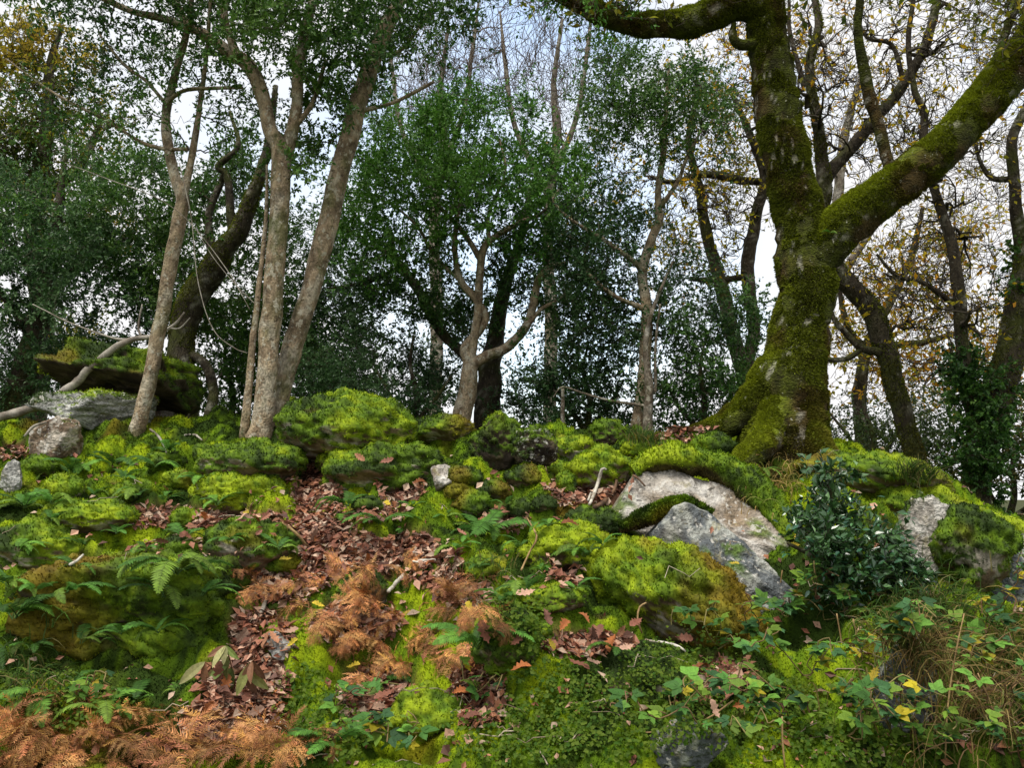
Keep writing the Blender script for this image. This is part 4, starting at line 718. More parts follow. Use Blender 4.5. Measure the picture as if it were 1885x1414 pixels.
stick('fallen_branch', 'pale forked dead branch at the foot of the leaf gully', 'branch', [(716, 1100, 5), (738, 1072, 6), (765, 1046, 6), (800, 1040, 4)], colr='white', twigs=([(768, 1044, 4), (766, 1032, 4), (758, 1024, 3)], [(775, 1043, 3), (752, 1036, 2), (742, 1030, 2)]))
stick('fallen_branch', 'pale forked twig beside a mossy stone near the dead bracken', 'branch', [(778, 1092, 4), (790, 1072, 4), (808, 1056, 3)], colr='tan', twigs=([(805, 1094, 3), (812, 1080, 3), (818, 1070, 2)],))
stick('fallen_branch', 'straight thin pale stick beside the gully mound', 'branch', [(520, 968, 3), (545, 990, 4), (566, 1012, 3)], colr='tan')
stick('fallen_branch', 'short white stick end poking from dead leaves in the gully', 'branch', [(478, 1142, 5), (484, 1128, 6), (489, 1116, 5)], colr='white')
stick('fallen_branch', 'short pale stick near the neon moss cushion', 'branch', [(128, 1056, 4), (140, 1040, 4), (152, 1030, 3)], colr='white')
stick('fallen_branch', 'grey twig curving over the moss below the leaning trunk', 'branch', [(276, 795, 3), (290, 808, 3), (300, 822, 3), (306, 840, 2)], colr='grey')
stick('fallen_branch', 'curved bare twig half sunk in moss at the crest', 'branch', [(340, 808, 3), (358, 805, 3), (372, 814, 2)], colr='grey')
stick('fallen_branch', 'bleached twig lying on the crest below the fallen grey branch', 'branch', [(45, 810, 3), (62, 795, 4), (85, 785, 3)], colr='grey')
stick('fallen_branch', 'crooked grey twig on the bank under the bramble leaves', 'branch', [(1195, 1185, 3), (1225, 1190, 4), (1250, 1200, 4), (1262, 1206, 3)], colr='white')
stick('fallen_branch', 'dark twig resting on top of the granite rock edge', 'branch', [(1165, 880, 3), (1175, 886, 3), (1188, 900, 2)], colr='brown')
stick('withered_plant', 'arched straw coloured dead stem looping over the mossy shoulder stone', 'plant', [(960, 1062, 2.5), (975, 1030, 2.5), (988, 1000, 2.5), (970, 975, 2)], colr='tan', lift=3)
stick('withered_plant', 'curved straw stem standing on the golden ended boulder', 'plant', [(1182, 1166, 2.5), (1174, 1140, 2.5), (1178, 1118, 2.5), (1190, 1110, 2)], Y=5.0, colr='tan')
stick('withered_plant', 'bowed tan stem hanging over the mossy bank stone', 'plant', [(1100, 1268, 2.5), (1115, 1300, 2.5), (1140, 1328, 2.5), (1170, 1342, 2)], Y=4.5, colr='tan')
for k, (lab, pts) in enumerate([('bare arching shoot drooping beside the twin trunks', [(330, 300, 2.5), (352, 400, 2.5), (365, 520, 2.5), (392, 605, 2.5), (430, 640, 2), (455, 650, 2)]), ('long bare shoot sweeping across the leaning trunk', [(120, 300, 2), (200, 330, 2.5), (290, 365, 2.5), (350, 410, 2.5), (420, 500, 2.5), (460, 570, 2)]), ('thin bare shoot fanning out from the twin trunks', [(470, 560, 2.5), (430, 520, 2), (390, 470, 2), (360, 420, 1.5)])]):
    stick('bare_shoot', lab, 'shoot', [(a, b, c*0.5) for a, b, c in pts], Y=8.3+0.15*k, colr='grey', sides=5)

# ------------------------------------------------------------------ ferns, bracken, brambles, grass
def basis(D, N):
    D = np.asarray(D, float); D = D/np.linalg.norm(D); S = np.cross(N, D); S = S/np.linalg.norm(S); U = np.cross(D, S)
    return Matrix(((D[0], S[0], U[0]), (D[1], S[1], U[1]), (D[2], S[2], U[2]))).to_4x4()
def place(o, P, D, N, s=1.0):
    o.matrix_basis = Matrix.Translation(Vector(P)) @ basis(D, N) @ Matrix.Diagonal((s, s, s, 1))
def frond_mesh(seed, npair=24, col=(0.05, 0.15, 0.03), arch=1.0, wid=0.17):
    rs = np.random.default_rng(seed); t = np.linspace(0, 1, 16); ang = 1.0-arch*1.9*t; x = np.concatenate([[0], np.cumsum(np.cos(ang[:-1]))/15]); z = np.concatenate([[0], np.cumsum(np.sin(ang[:-1]))/15]); P = np.stack([x, 0.05*np.sin(t*3+seed), z], -1)
    V, Fq, _ = tube(P, 0.009*(1-0.8*t)+0.001, 3); Vs = [V]; tri = []; cs = [np.broadcast_to(np.array(col)*0.8+0.02, V.shape)]; n0 = len(V)
    for i in range(npair):
        u = 0.14+0.85*i/npair; k = min(int(u*15), 14); f = u*15-k; p = P[k]*(1-f)+P[k+1]*f; T = P[k+1]-P[k]; T = T/np.linalg.norm(T); Un = np.array([-T[2], 0, T[0]])
        L = wid*math.sin(math.pi*min(1, (u*0.93+0.07)))**0.75*rs.uniform(0.85, 1.1)
        for s in (-1, 1):
            d = np.array([0, s, 0])*0.9+T*0.42-Un*rs.uniform(0.05, 0.3); d = d/np.linalg.norm(d); w = T*0.021; m = p+d*L*0.5+Un*0.006
            Vs.append(np.stack([p-w*.6, m-w, p+d*L-Un*0.02*L, m+w, p+w*.6])); tri += [(n0, n0+1, n0+3), (n0, n0+3, n0+4), (n0+1, n0+2, n0+3)]; n0 += 5; cs.append(np.tile(np.array(col)*rs.uniform(0.75, 1.3), (5, 1)))
    return mesh('frond', np.vstack(Vs), [Fq, np.array(tri)], np.vstack(cs))
FR = [frond_mesh(i, 24, c, a) for i, (c, a) in enumerate([((0.08, 0.20, 0.03), 0.9), ((0.11, 0.24, 0.03), 1.15), ((0.06, 0.15, 0.025), 0.75), ((0.14, 0.23, 0.03), 1.3)])]
def fern(label, px, py, L, n=9, group=None, Y=None, face=None, spread=1.0):
    P = hit1(px, py) if Y is None else at(px, py, Y); rs = np.random.default_rng(int(px*7+py)); o = thing('fern', label, 'fern', P-np.array([0, 0, 0.02]), group)
    for k in range(n):
        a = rs.uniform(0, 2*np.pi) if face is None else face+rs.normal()*spread
        f = obj('frond', FR[rs.integers(0, 4)], M_plant, o); D = np.array([math.cos(a), math.sin(a), rs.uniform(-0.25, 0.2)]); place(f, (0, 0, 0), D, np.array([0, 0, 1.0])+0.2*rs.normal(size=3), L*rs.uniform(0.6, 1.15))
for a in [('bright spreading fern on the moss above the leaf litter', 890, 985, 0.50, 12), ('arching fern rooted beside the dark bracken clod', 700, 965, 0.36, 8), ('fern tuft at the top edge of the leaf gully', 640, 935, 0.30, 8), ('fern crowning the squarish moss block', 325, 1060, 0.42, 11),
          ('drooping fern on the front of the squarish moss block', 300, 1135, 0.30, 6), ('small fern at the right corner of the squarish moss block', 370, 1125, 0.28, 5), ('pale green fern sprig on top of the golden flank', 120, 1105, 0.26, 5), ('large fern beside the dark mossy hollow', 25, 1170, 0.40, 9),
          ('lush fern under the brown granite stone', 130, 870, 0.40, 10), ('dark fern at the foot of the thin leaning tree', 205, 855, 0.36, 9), ('fern by the mossy hump under the leaning tree', 285, 868, 0.32, 8), ('pale fern beside the small pale upright stone', 45, 935, 0.38, 9), ('fern growing beside the bright flat moss mound', 250, 925, 0.30, 8),
          ('fern at the mound topped with dead leaves', 515, 1010, 0.26, 7), ('light fern on the mossy shoulder stone', 1075, 1025, 0.26, 6), ('slender fern between shoulder stone and moss pad', 965, 1085, 0.28, 7), ('blue green fern beside the rich green hummock', 875, 1200, 0.34, 9), ('fern frond cluster in the dead bracken', 690, 1260, 0.30, 7),
          ('fern low in the dark hollow under the moss block', 90, 1290, 0.30, 8), ('fern in the shade below the golden flank', 190, 1310, 0.28, 7), ('small fern under the oak root', 1400, 870, 0.25, 6), ('fern beside the mossy clod at the gully bend', 840, 1010, 0.24, 6), ('fern on the slope below the wide moss hump', 620, 960, 0.22, 5),
          ('tiny fern among dead leaves left of the gully', 340, 985, 0.25, 7), ('fern behind the rounded bright moss hump', 365, 880, 0.24, 6), ('fern under the golden ended boulder', 1130, 1195, 0.22, 5), ('fern at the lip of the dark hollow', 10, 1240, 0.3, 7), ('fern beside the low moss hummock', 610, 1370, 0.28, 7)]:
    fern(*a)
rf = np.random.default_rng(77)
for i, (px, py) in enumerate([(35, 1010), (95, 960), (150, 1000), (215, 985), (270, 1010), (60, 1130), (15, 1075), (140, 1040), (175, 910), (95, 925), (230, 880), (300, 925), (420, 1000), (385, 1050), (400, 940), (310, 830), (150, 1210), (60, 1200), (250, 1290), (330, 1270), (30, 1290), (130, 1260), (290, 1190), (220, 1230)]):
    fern('small fern sprig on the mossy slope around the squarish moss block', px, py, rf.uniform(0.16, 0.28), 6, 'small ferns around the squarish moss block')
for i, (px, py) in enumerate([(760, 930), (820, 950), (930, 930), (960, 1000), (880, 1045), (1010, 965), (740, 980), (1000, 1050), (930, 1105), (1060, 1080), (1110, 1000), (860, 990)]):
    fern('small fern sprig on the moss between the gully and the golden ended boulder', px, py, rf.uniform(0.15, 0.25), 6, 'small ferns beyond the gully')
fern('small polypody fern growing from the side of the oak trunk', 1528, 425, 0.10, 4, Y=7.55)
def bracken_mesh(seed):
    rs = np.random.default_rng(seed); t = np.linspace(0, 1, 14); ang = 0.9-2.6*t+0.5*rs.normal(); x = np.concatenate([[0], np.cumsum(np.cos(ang[:-1]))/13]); z = np.concatenate([[0], np.cumsum(np.sin(ang[:-1]))/13]); P = np.stack([x, 0.1*np.sin(t*4+seed), z*0.8], -1)
    V, Fq, _ = tube(P, 0.008*(1-0.8*t)+0.001, 3); Vs = [V]; tri = []; cs = [np.broadcast_to((0.22, 0.10, 0.035), V.shape)]; n0 = len(V)
    for i in range(15):
        u = 0.18+0.8*i/15; k = min(int(u*13), 12); f = u*13-k; p = P[k]*(1-f)+P[k+1]*f; T = P[k+1]-P[k]; T = T/np.linalg.norm(T); Un = np.array([-T[2], 0, T[0]]); L = 0.36*(1-u)**0.6+0.05
        for s in (-1, 1):
            d = np.array([0, s, 0])*rs.uniform(0.6, 1)+T*0.5+Un*rs.uniform(-0.5, 0.25); d = d/np.linalg.norm(d); curl = rs.normal()*0.8; ax = np.cross(d, Un)
            q = p.copy(); nn = 10; base = np.array([0.44, 0.20, 0.075])*rs.uniform(0.45, 1.3)*np.array([1, rs.uniform(0.8, 1.25), rs.uniform(0.7, 1.2)])
            for j in range(nn):
                d = d*math.cos(curl/nn)+Un*math.sin(curl/nn)-np.array([0, 0, 0.05]); d = d/np.linalg.norm(d); q2 = q+d*L/nn; l = 0.075*(1-j/nn)+0.018
                for s2 in (-1, 1):
                    e = ax*s2+d*0.5+0.22*rs.normal(size=3); e = e/np.linalg.norm(e); Vs.append(np.stack([q, q+(q2-q)*0.6, q2+e*l])); tri.append((n0, n0+1, n0+2)); n0 += 3; cs.append(np.tile(base*rs.uniform(0.7, 1.3), (3, 1)))
                q = q2
    return mesh('frond', np.vstack(Vs), [Fq, np.array(tri)], np.vstack(cs), False)
BR = [bracken_mesh(i) for i in range(6)]
def bracken(label, px, py, L, n, group, face=None):
    P = hit1(px, py); rs = np.random.default_rng(int(px*3+py)); o = thing('dead_bracken', label, 'bracken', P, group)
    for k in range(n):
        a = rs.uniform(0, 2*np.pi) if face is None else face+0.7*rs.normal(); f = obj('frond', BR[rs.integers(0, 6)], M_dead, o); place(f, (0, 0, 0.02), np.array([math.cos(a), math.sin(a), rs.uniform(-0.35, 0.05)]), np.array([0, 0, 1.0])+0.35*rs.normal(size=3), L*rs.uniform(0.7, 1.15))
for i, (px, py) in enumerate([(20, 1360), (70, 1375), (120, 1350), (170, 1385), (225, 1362), (280, 1390), (330, 1370), (385, 1395), (440, 1375), (495, 1390), (545, 1378), (15, 1402), (100, 1405), (200, 1408), (340, 1408), (480, 1408), (5, 1320)]):
    bracken('flattened rust brown dead bracken in the band along the foot of the bank', px, py+2, 0.40, 5, 'dead bracken along the foot of the bank')
for i, (px, py) in enumerate([(600, 1075), (650, 1062), (700, 1050), (560, 1085), (510, 1100), (470, 1112), (730, 1042), (880, 1100), (905, 1150), (690, 1265), (840, 1200), (630, 1120), (600, 1160), (660, 1175), (650, 1230), (740, 1165), (780, 1130), (820, 1110), (850, 1135), (800, 1180), (720, 1240), (760, 1215), (575, 1130), (690, 1120)]):
    bracken('curled orange brown dead bracken collapsed on the slope below the leaf gully', px, py, 0.34, 3, 'dead bracken on the slope')

def leafoutline(pts, fold=0.2, droop=0.15, col=(0.05, 0.16, 0.04), name='leaf', tip=None, tc=None):
    """half outline (x along, y out) mirrored about a folded midrib; one leaf, unit length"""
    V = []; F_ = []; h = np.array(pts, float); n = len(h)
    mid = [(x, 0, -droop*x*x) for x, y in h]; l = [(x, y, fold*y-droop*x*x) for x, y in h]; r = [(x, -y, fold*y-droop*x*x) for x, y in h]
    V = np.array(mid+l+r); F_ = []
    for k in range(n-1): F_ += [(k, k+1, n+k+1), (k, n+k+1, n+k), (k, 2*n+k+1, k+1), (k, 2*n+k, 2*n+k+1)]
    return V, np.array(F_)
OV = [(0, 0.01), (0.06, 0.14), (0.2, 0.30), (0.35, 0.34), (0.55, 0.29), (0.75, 0.18), (0.9, 0.07), (1, 0.0)]
def bramble_leaf(seed, col):
    rs = np.random.default_rng(seed); v, f = leafoutline([(x, y*(1.08 if i % 2 else 0.9)) for i, (x, y) in enumerate(OV)], 0.15, 0.2); Vs, Fs, cs = [], [], []
    for a, s in ((0, 1.0), (1.15, 0.8), (-1.15, 0.8)):
        ca, sa = math.cos(a), math.sin(a); w = v*s; w = np.stack([w[:, 0]*ca-w[:, 1]*sa+0.28, w[:, 0]*sa+w[:, 1]*ca, w[:, 2]+0.06*rs.normal()*w[:, 0]], -1); Fs.append(f+sum(len(q) for q in Vs)); Vs.append(w); cs.append(np.tile(np.array(col)*rs.uniform(0.85, 1.2), (len(w), 1)))
    st = np.array([[0, 0.012, 0], [0, -0.012, 0], [0.3, -0.01, 0], [0.3, 0.01, 0]]); Fs.append(np.array([[0, 1, 2], [0, 2, 3]])+sum(len(q) for q in Vs)); Vs.append(st); cs.append(np.tile((0.12, 0.12, 0.04), (4, 1)))
    return mesh('leaf', np.vstack(Vs), np.vstack(Fs), np.vstack(cs), False)
BL = [bramble_leaf(i, c) for i, c in enumerate([(0.07, 0.18, 0.035), (0.11, 0.24, 0.035), (0.05, 0.13, 0.045), (0.17, 0.28, 0.035), (0.40, 0.33, 0.02)])]
def bramble(label, px, py, reach, n, group=None, yellow=0.12, stems=3, scale=1.0, Y=None):
    P = hit1(px, py) if Y is None else at(px, py, Y); rs = np.random.default_rng(int(px*11+py)); o = thing('bramble', label, 'bramble', P, group); per = max(2, int(n*1.35)//stems)
    for s in range(stems):
        a = rs.uniform(-math.pi*0.95, -0.05*math.pi) if s else -1.4; t = np.linspace(0, 1, 9); L = reach*rs.uniform(0.7, 1.15); hgt = rs.uniform(0.25, 0.7)*L
        path = np.stack([math.cos(a)*L*t, math.sin(a)*L*0.6*t, hgt*np.sin(t*2.2)*1.0], -1); W_ = path+P; g_ = gh(W_[:, 0], W_[:, 1])+0.03; path[:, 2] = np.maximum(path[:, 2], g_-P[2])
        path[1:] += rs.normal(size=(8, 3))*0.02; C_, rr = catmull(path, np.full(9, 0.0032*scale), 0.03); V, Fq, _ = tube(C_, rr, 5); obj('stem', mesh('stem', V, Fq, np.tile(cmix(np.array([0.14, 0.07, 0.04]), (0.20, 0.17, 0.06), rs.random()), (len(V), 1))), M_wood, o)
        for k in range(per):
            u = rs.uniform(0.15, 1.0)*(len(C_)-1); q = C_[min(int(u), len(C_)-1)]; d = np.array([rs.normal(), rs.normal()-0.4, rs.uniform(-0.1, 0.4)]); N = np.array([0.2*rs.normal(), -0.55+0.3*rs.normal(), 0.9])
            lf = obj('leaf', BL[4] if rs.random() < yellow else BL[rs.integers(0, 4)], M_plant, o); place(lf, q, d, N, 0.085*scale*rs.uniform(0.45, 1.2)*0.85)
for a in [('leafy bramble spray hanging over the golden ended boulder end', 1440, 1140, 0.45, 18), ('bramble with bright round leaves at the foot of the grey slab', 1500, 1120, 0.40, 15), ('bramble spray on the slope under the crooked twig', 1330, 1225, 0.45, 18), ('bramble sprawling beside the low dark grey rock', 1480, 1260, 0.50, 20),
          ('bramble trailing across the mossy bank stone', 1230, 1330, 0.40, 12), ('bramble shoot at the foot of the bank below the small wet rock', 1330, 1385, 0.35, 13), ('bramble spray right of the low dark grey rock', 1760, 1260, 0.50, 20), ('yellowing bramble below the blue grey rock face', 1830, 1150, 0.45, 18),
          ('bramble thicket low beside the bank end', 1850, 1330, 0.5, 18), ('bramble mixed into the grass clump', 1720, 1170, 0.40, 14), ('bramble shoot with pale leaves beside the low moss hummock', 680, 1365, 0.38, 15), ('bramble sprig growing in front of the dead bracken', 745, 1385, 0.35, 13), ('bramble among bracken and moss at the bank foot', 620, 1310, 0.3, 10),
          ('bramble runner below the low dark grey rock', 1560, 1370, 0.45, 16), ('bramble sprig left of the low dark grey rock', 1560, 1200, 0.35, 12), ('bramble sprig in the shade of the dark hollow', 150, 1290, 0.25, 8), ('bramble sprig under the dead bracken curl', 880, 1290, 0.25, 8), ('bramble growing up the blue grey rock face', 1870, 1110, 0.3, 10), ('dense bramble leaves above the low dark grey rock', 1650, 1190, 0.42, 22), ('bramble leaves covering one side of the low dark grey rock', 1590, 1300, 0.42, 22), ('bramble heap at the bank foot beside trailing stems', 1700, 1390, 0.45, 24),
          ('bramble heap in the dry grass tangle', 1800, 1210, 0.45, 22), ('bramble spray reaching over the small wet dark rock', 1300, 1310, 0.42, 18), ('bramble sprig between the golden boulder and the twig', 1390, 1185, 0.36, 16), ('bramble spray beside the tall bare trailing stem', 1440, 1330, 0.42, 20), ('bramble leaves at the end of the dry grass', 1860, 1400, 0.45, 20), ('bramble shoot rising under the holly bush', 1540, 1150, 0.3, 14), ('bramble shoots crowding the foot of the low dark grey rock', 1640, 1360, 0.4, 20)]:
    fr = 0.35 if 'yellowing' in a[0] else 0.1
    bramble(*a, yellow=fr)

# holly bush on the outcrop: the largest leaves one by one, the rest as one mass
HL_o = [(0, 0.02), (0.1, 0.14), (0.22, 0.12), (0.32, 0.23), (0.46, 0.17), (0.58, 0.22), (0.72, 0.12), (0.84, 0.13), (1, 0)]
def hleaf(col):
    v, f = leafoutline(HL_o, 0.45, 0.22); return mesh('leaf', v, f, np.tile(col, (len(v), 1)), False)
HLm = [hleaf(c) for c in [(0.030, 0.10, 0.045), (0.045, 0.14, 0.055), (0.022, 0.075, 0.04), (0.07, 0.18, 0.06)]]
M_gl = attr_mat('holly_bush_leaf', 8, 0.12, 0, 0, 0.22, 0.7, 0.1, rnd=True)
hb = Tree('holly_bush', 'glossy dark blue green holly bush growing in front of the granite outcrop', 'bush', (1560, 1100), 5.75, 'dark', 151)
hb.limb([(1565, 1120, 9, 0), (1570, 1060, 7, -.1), (1550, 990, 6, -.15), (1530, 910, 4, -.1), (1520, 860, 2, -.1)], 'stem', down=0.25)
hb.limb([(1570, 1110, 7, 0), (1600, 1040, 6, -.2), (1640, 1000, 4, -.3)], 'stem', down=0.2); hb.limb([(1560, 1100, 7, 0), (1500, 1030, 5, -.25), (1450, 1000, 3, -.3)], 'stem', down=0.2)
HE = [(1535, 925, 62, 70, -.05, .2), (1500, 985, 80, 50, -.2, .22), (1590, 1000, 95, 70, -.2, .25), (1640, 1060, 65, 60, -.25, .2), (1560, 1070, 80, 55, -.25, .2), (1680, 1085, 35, 40, -.25, .12), (1520, 870, 34, 26, -.05, .12)]
hb.crown(HE, 90, 2600, 0.042, HOLLYD, M_gl, twigs=5, tl=0.14, wr=0.27, tcol=(0.05, 0.06, 0.03))
rs = np.random.default_rng(5); E = np.array(HE); k = rs.choice(len(HE), 300, p=(E[:, 2]*E[:, 3])/(E[:, 2]*E[:, 3]).sum())
for i in range(300):
    e = E[k[i]]; d = rs.normal(size=3); d /= np.linalg.norm(d); d *= rs.uniform(0.5, 1.25); d[1] = -abs(d[1]); p = at(e[0]+d[0]*e[2], e[1]+d[2]*e[3], 5.75+e[4]+d[1]*e[5])-hb.root
    lf = obj('leaf', HLm[rs.integers(0, 4)], M_gl, hb.o); place(lf, p, np.array([d[0]+0.6*rs.normal(), -0.5+0.5*rs.normal(), 0.5*rs.normal()]), np.array([0.4*rs.normal(), -0.6, 0.8])+0.3*rs.normal(size=3), rs.uniform(0.034, 0.054))

# grass
def grass(label, px, py, n, L, pal, spreadpx, hang=0.6, group=None, lean=(0, 0)):
    P = hit1(px, py); rs = np.random.default_rng(int(px+py*5)); o = thing('grass_tuft', label, 'grass', P, group); q = hit(px+rs.normal(size=n)*spreadpx[0], py+rs.normal(size=n)*spreadpx[1]); m = 6; t = np.linspace(0, 1, m); a = rs.uniform(0, 2*np.pi, n); d = np.stack([np.cos(a)+lean[0], np.sin(a)*0.8-0.4+lean[1], np.zeros(n)], -1)*rs.uniform(0.2, 0.8, (n, 1)); l = L*rs.uniform(0.5, 1.2, n)
    C_ = q[:, None]+l[:, None, None]*(d[:, None]*(t**1.5)[None, :, None]+np.array([0, 0, 1.0])*(t-hang*t**2.2*rs.uniform(0.6, 1.4, (n, 1)))[:, :, None]); S = nrm(np.cross(C_[:, -1]-C_[:, 0], rs.normal(size=(n, 3)))); w = 0.0035*(1-t**2*0.9)
    V = np.stack([C_-S[:, None]*w[None, :, None], C_+S[:, None]*w[None, :, None]], 2).reshape(-1, 3); b = (np.arange(n)[:, None]*m+np.arange(m-1)[None])*2; Fq = np.stack([b, b+1, b+3, b+2], -1).reshape(-1, 4)
    pc = np.array(pal)[rs.integers(0, len(pal), n)]*rs.uniform(0.7, 1.3, (n, 1)); tag(obj('blade_mass', mesh('blade_mass', V-P, Fq, np.repeat(pc, 2*m, 0)), M_plant, o), kind='stuff')
GG, GT = [(0.06, 0.13, 0.02), (0.10, 0.18, 0.03), (0.05, 0.10, 0.02), (0.20, 0.18, 0.06)], [(0.38, 0.28, 0.10), (0.30, 0.20, 0.07), (0.16, 0.17, 0.04)]
grass('long green grass clump drooping beside the holly bush', 1700, 1130, 420, 0.36, GG, (45, 30), 0.75)
grass('second drooping grass clump under the white streaked granite', 1640, 1160, 260, 0.32, GG, (35, 25), 0.8)
grass('wispy straw coloured grass tuft on top of the granite rock', 1425, 900, 260, 0.24, GT, (28, 20), 0.8)
grass('short bright grass tuft at the foot of the crooked dark oak', 1690, 885, 200, 0.20, GG, (20, 8), 0.4)
grass('short grass tuft on the crest beside the slim holly', 1185, 815, 160, 0.20, GG, (18, 6), 0.4)
grass('loose grass in the shade left of the moss block', 60, 1250, 160, 0.26, GG, (40, 30), 0.7)
grass('dry brown grass tangle in the bramble corner', 1780, 1300, 520, 0.45, GT+[(0.12, 0.07, 0.03)], (80, 60), 0.8)
grass('dry grass tangle below the drooping grass clump', 1700, 1220, 300, 0.36, GT+[(0.12, 0.07, 0.03), (0.08, 0.11, 0.02)], (50, 40), 0.8)
grass('thin dry grass mixed with brambles at the bank end', 1860, 1230, 260, 0.36, GT+GG, (40, 50), 0.8)
grass('sparse grass among dead leaves by the slender fern', 905, 1060, 90, 0.2, GG, (50, 30), 0.7)
for i, pts in enumerate([[(1740, 1400, 2.2), (1745, 1300, 2.2), (1760, 1200, 2), (1775, 1130, 1.6)], [(1540, 1130, 2), (1552, 1200, 2.2), (1562, 1260, 2.2), (1568, 1300, 2)], [(1570, 1140, 2), (1585, 1200, 2), (1592, 1255, 2)], [(1640, 1160, 2.2), (1668, 1230, 2.4), (1660, 1300, 2.4), (1630, 1330, 2), (1600, 1342, 1.6)], [(1440, 1050, 2), (1432, 1120, 2.2), (1435, 1190, 2)], [(1880, 1250, 2), (1850, 1280, 2), (1800, 1300, 1.6)], [(1820, 1400, 2), (1830, 1320, 2), (1800, 1240, 1.6)], [(1350, 1290, 2.4), (1300, 1325, 2.4), (1240, 1345, 2.4), (1180, 1350, 2)], [(1445, 1414, 3), (1441, 1370, 3), (1440, 1320, 2.4)]]):
    h = hit1(pts[0][0], min(pts[0][1], 1400)); stick('trailing_stem', 'thin bare trailing stem in the bramble and grass corner', 'stem', pts, Y=max(h[1]-0.3, 4.2), colr='tan', sides=5, group='bare stems in the bramble corner')

# wilted broad leaved shoot at the gully foot
o_ = thing('wilted_shoot', 'wilted shoot with drooping pale green and brown oval leaves in the gully', 'plant', hit1(430, 1290)); rs = np.random.default_rng(8)
def ovalleaf(col):
    v, f = leafoutline([(0, 0.01), (0.12, 0.09), (0.35, 0.16), (0.6, 0.16), (0.85, 0.09), (1, 0)], 0.3, 0.25); return mesh('leaf', v, f, np.tile(col, (len(v), 1)), False)
OL = [ovalleaf(c) for c in [(0.24, 0.26, 0.08), (0.16, 0.22, 0.06), (0.22, 0.11, 0.06), (0.30, 0.16, 0.10), (0.33, 0.32, 0.14)]]
for cx, cy_, nl in ((-0.02, 0.28, 9), (0.10, 0.22, 8), (-0.10, 0.20, 7)):
    P = np.array([[0, 0, 0], [cx*0.5, -0.03, cy_*0.6], [cx*1.3, -0.08, cy_]]); C_, rr = catmull(P, [0.005, 0.004, 0.003], 0.03); V, Fq, _ = tube(C_, rr, 5); obj('stem', mesh('stem', V, Fq, np.tile((0.18, 0.08, 0.04), (len(V), 1))), M_wood, o_)
    for k in range(nl):
        q = C_[-1-rs.integers(0, len(C_)//2)]; lf = obj('leaf', OL[rs.integers(0, 5)], M_plant, o_); place(lf, q, np.array([0.7*rs.normal(), -0.4+0.4*rs.normal(), -0.9]), np.array([0.3*rs.normal(), -1, 0.4]), rs.uniform(0.10, 0.16))

# ------------------------------------------------------------------ leaf litter
def px_in(n, ells):
    E = np.array(ells, float); k = R.choice(len(E), n, p=(E[:, 2]*E[:, 3])/(E[:, 2]*E[:, 3]).sum()); d = R.normal(size=(n, 2)); d = d/np.linalg.norm(d, axis=1, keepdims=True)*R.random((n, 1))**0.5*1.12
    return E[k, 0]+d[:, 0]*E[k, 2], E[k, 1]+d[:, 1]*E[k, 3]
LC = np.array([(0.29, 0.125, 0.075), (0.20, 0.072, 0.042), (0.42, 0.25, 0.17), (0.26, 0.11, 0.055), (0.11, 0.05, 0.034), (0.40, 0.29, 0.21)])
a, b = px_in(14000, LIT); a2 = R.uniform(0, 1885, 1300); b2 = R.uniform(820, 1414, 1300); Zs_ = Zf; Zf = Zg0; P = hit(a, b); Zf = Zs_; P = np.vstack([P, hit(np.concatenate([a2, a[:2500]]), np.concatenate([b2, b[:2500]]))]); n0_ = gnormal(P[:, 0], P[:, 1], 0.05)
onst = P[:, 2] > _bil(Zg0, P[:, 0], P[:, 1])+0.05; kp_ = ~onst | ((n0_[:, 2] > 0.5) & (R.random(len(P)) < 0.16)); n0_[~onst] = nrm(n0_[~onst]*np.array([0.4, 0.4, 1])); P = P[kp_]; N = nrm(n0_[kp_]+0.35*R.normal(size=P.shape)); D = np.cross(N, nrm(R.normal(size=P.shape))); l = 0.03+0.06*R.random(len(P))**1.6
V, Fc, cc = leaves4(P+N*R.uniform(0.004, 0.02, (len(P), 1)), D, N, l, l*R.uniform(0.24, 0.36, len(P)), LC[R.integers(0, 6, len(P))]*R.uniform(0.7, 1.35, (len(P), 1)), fold=0.35)
tag(obj('leaf_litter', mesh('leaf_litter', V, Fc, cc, False), M_litter), 'pinkish brown dead leaf litter filling the gully between moss mounds', 'leaf litter', kind='stuff')
OAKO = [(0, 0.02), (0.12, 0.05), (0.2, 0.16), (0.28, 0.10), (0.38, 0.24), (0.48, 0.13), (0.6, 0.28), (0.7, 0.15), (0.82, 0.2), (0.93, 0.1), (1, 0)]
def oakleaf(seed, col):
    rs = np.random.default_rng(seed); v, f = leafoutline(OAKO, rs.uniform(0.1, 0.6), rs.uniform(-0.2, 0.3)); v[:, 2] += 0.05*np.sin(v[:, 0]*7+seed); return mesh('leaf', v, f, np.tile(col, (len(v), 1)), False)
FLm = [oakleaf(i, c) for i, c in enumerate([(0.24, 0.105, 0.070), (0.28, 0.13, 0.07), (0.38, 0.23, 0.16), (0.17, 0.065, 0.04), (0.30, 0.10, 0.03)])]; FLy = [oakleaf(9, (0.45, 0.34, 0.03))]
NEAR = [e for e in LIT if e[1] > 940]
a, b = px_in(420, NEAR); hp = hit(a, b); hp = hp[gnormal(hp[:, 0], hp[:, 1], 0.05)[:, 2] > 0.6][:220]
for i, p in enumerate(hp):
    n_ = gnormal(p[0], p[1])+0.4*R.normal(size=3); o = obj('fallen_leaf', FLm[R.integers(0, 5)], M_dead); place(o, p+np.array([0, 0, 0.022]), np.cross(n_, R.normal(size=3)), n_, R.uniform(0.06, 0.11)); tag(o, 'rust brown lobed fallen leaf lying on the litter of the leaf gully', 'fallen leaf', 'fallen leaves in the leaf gully')
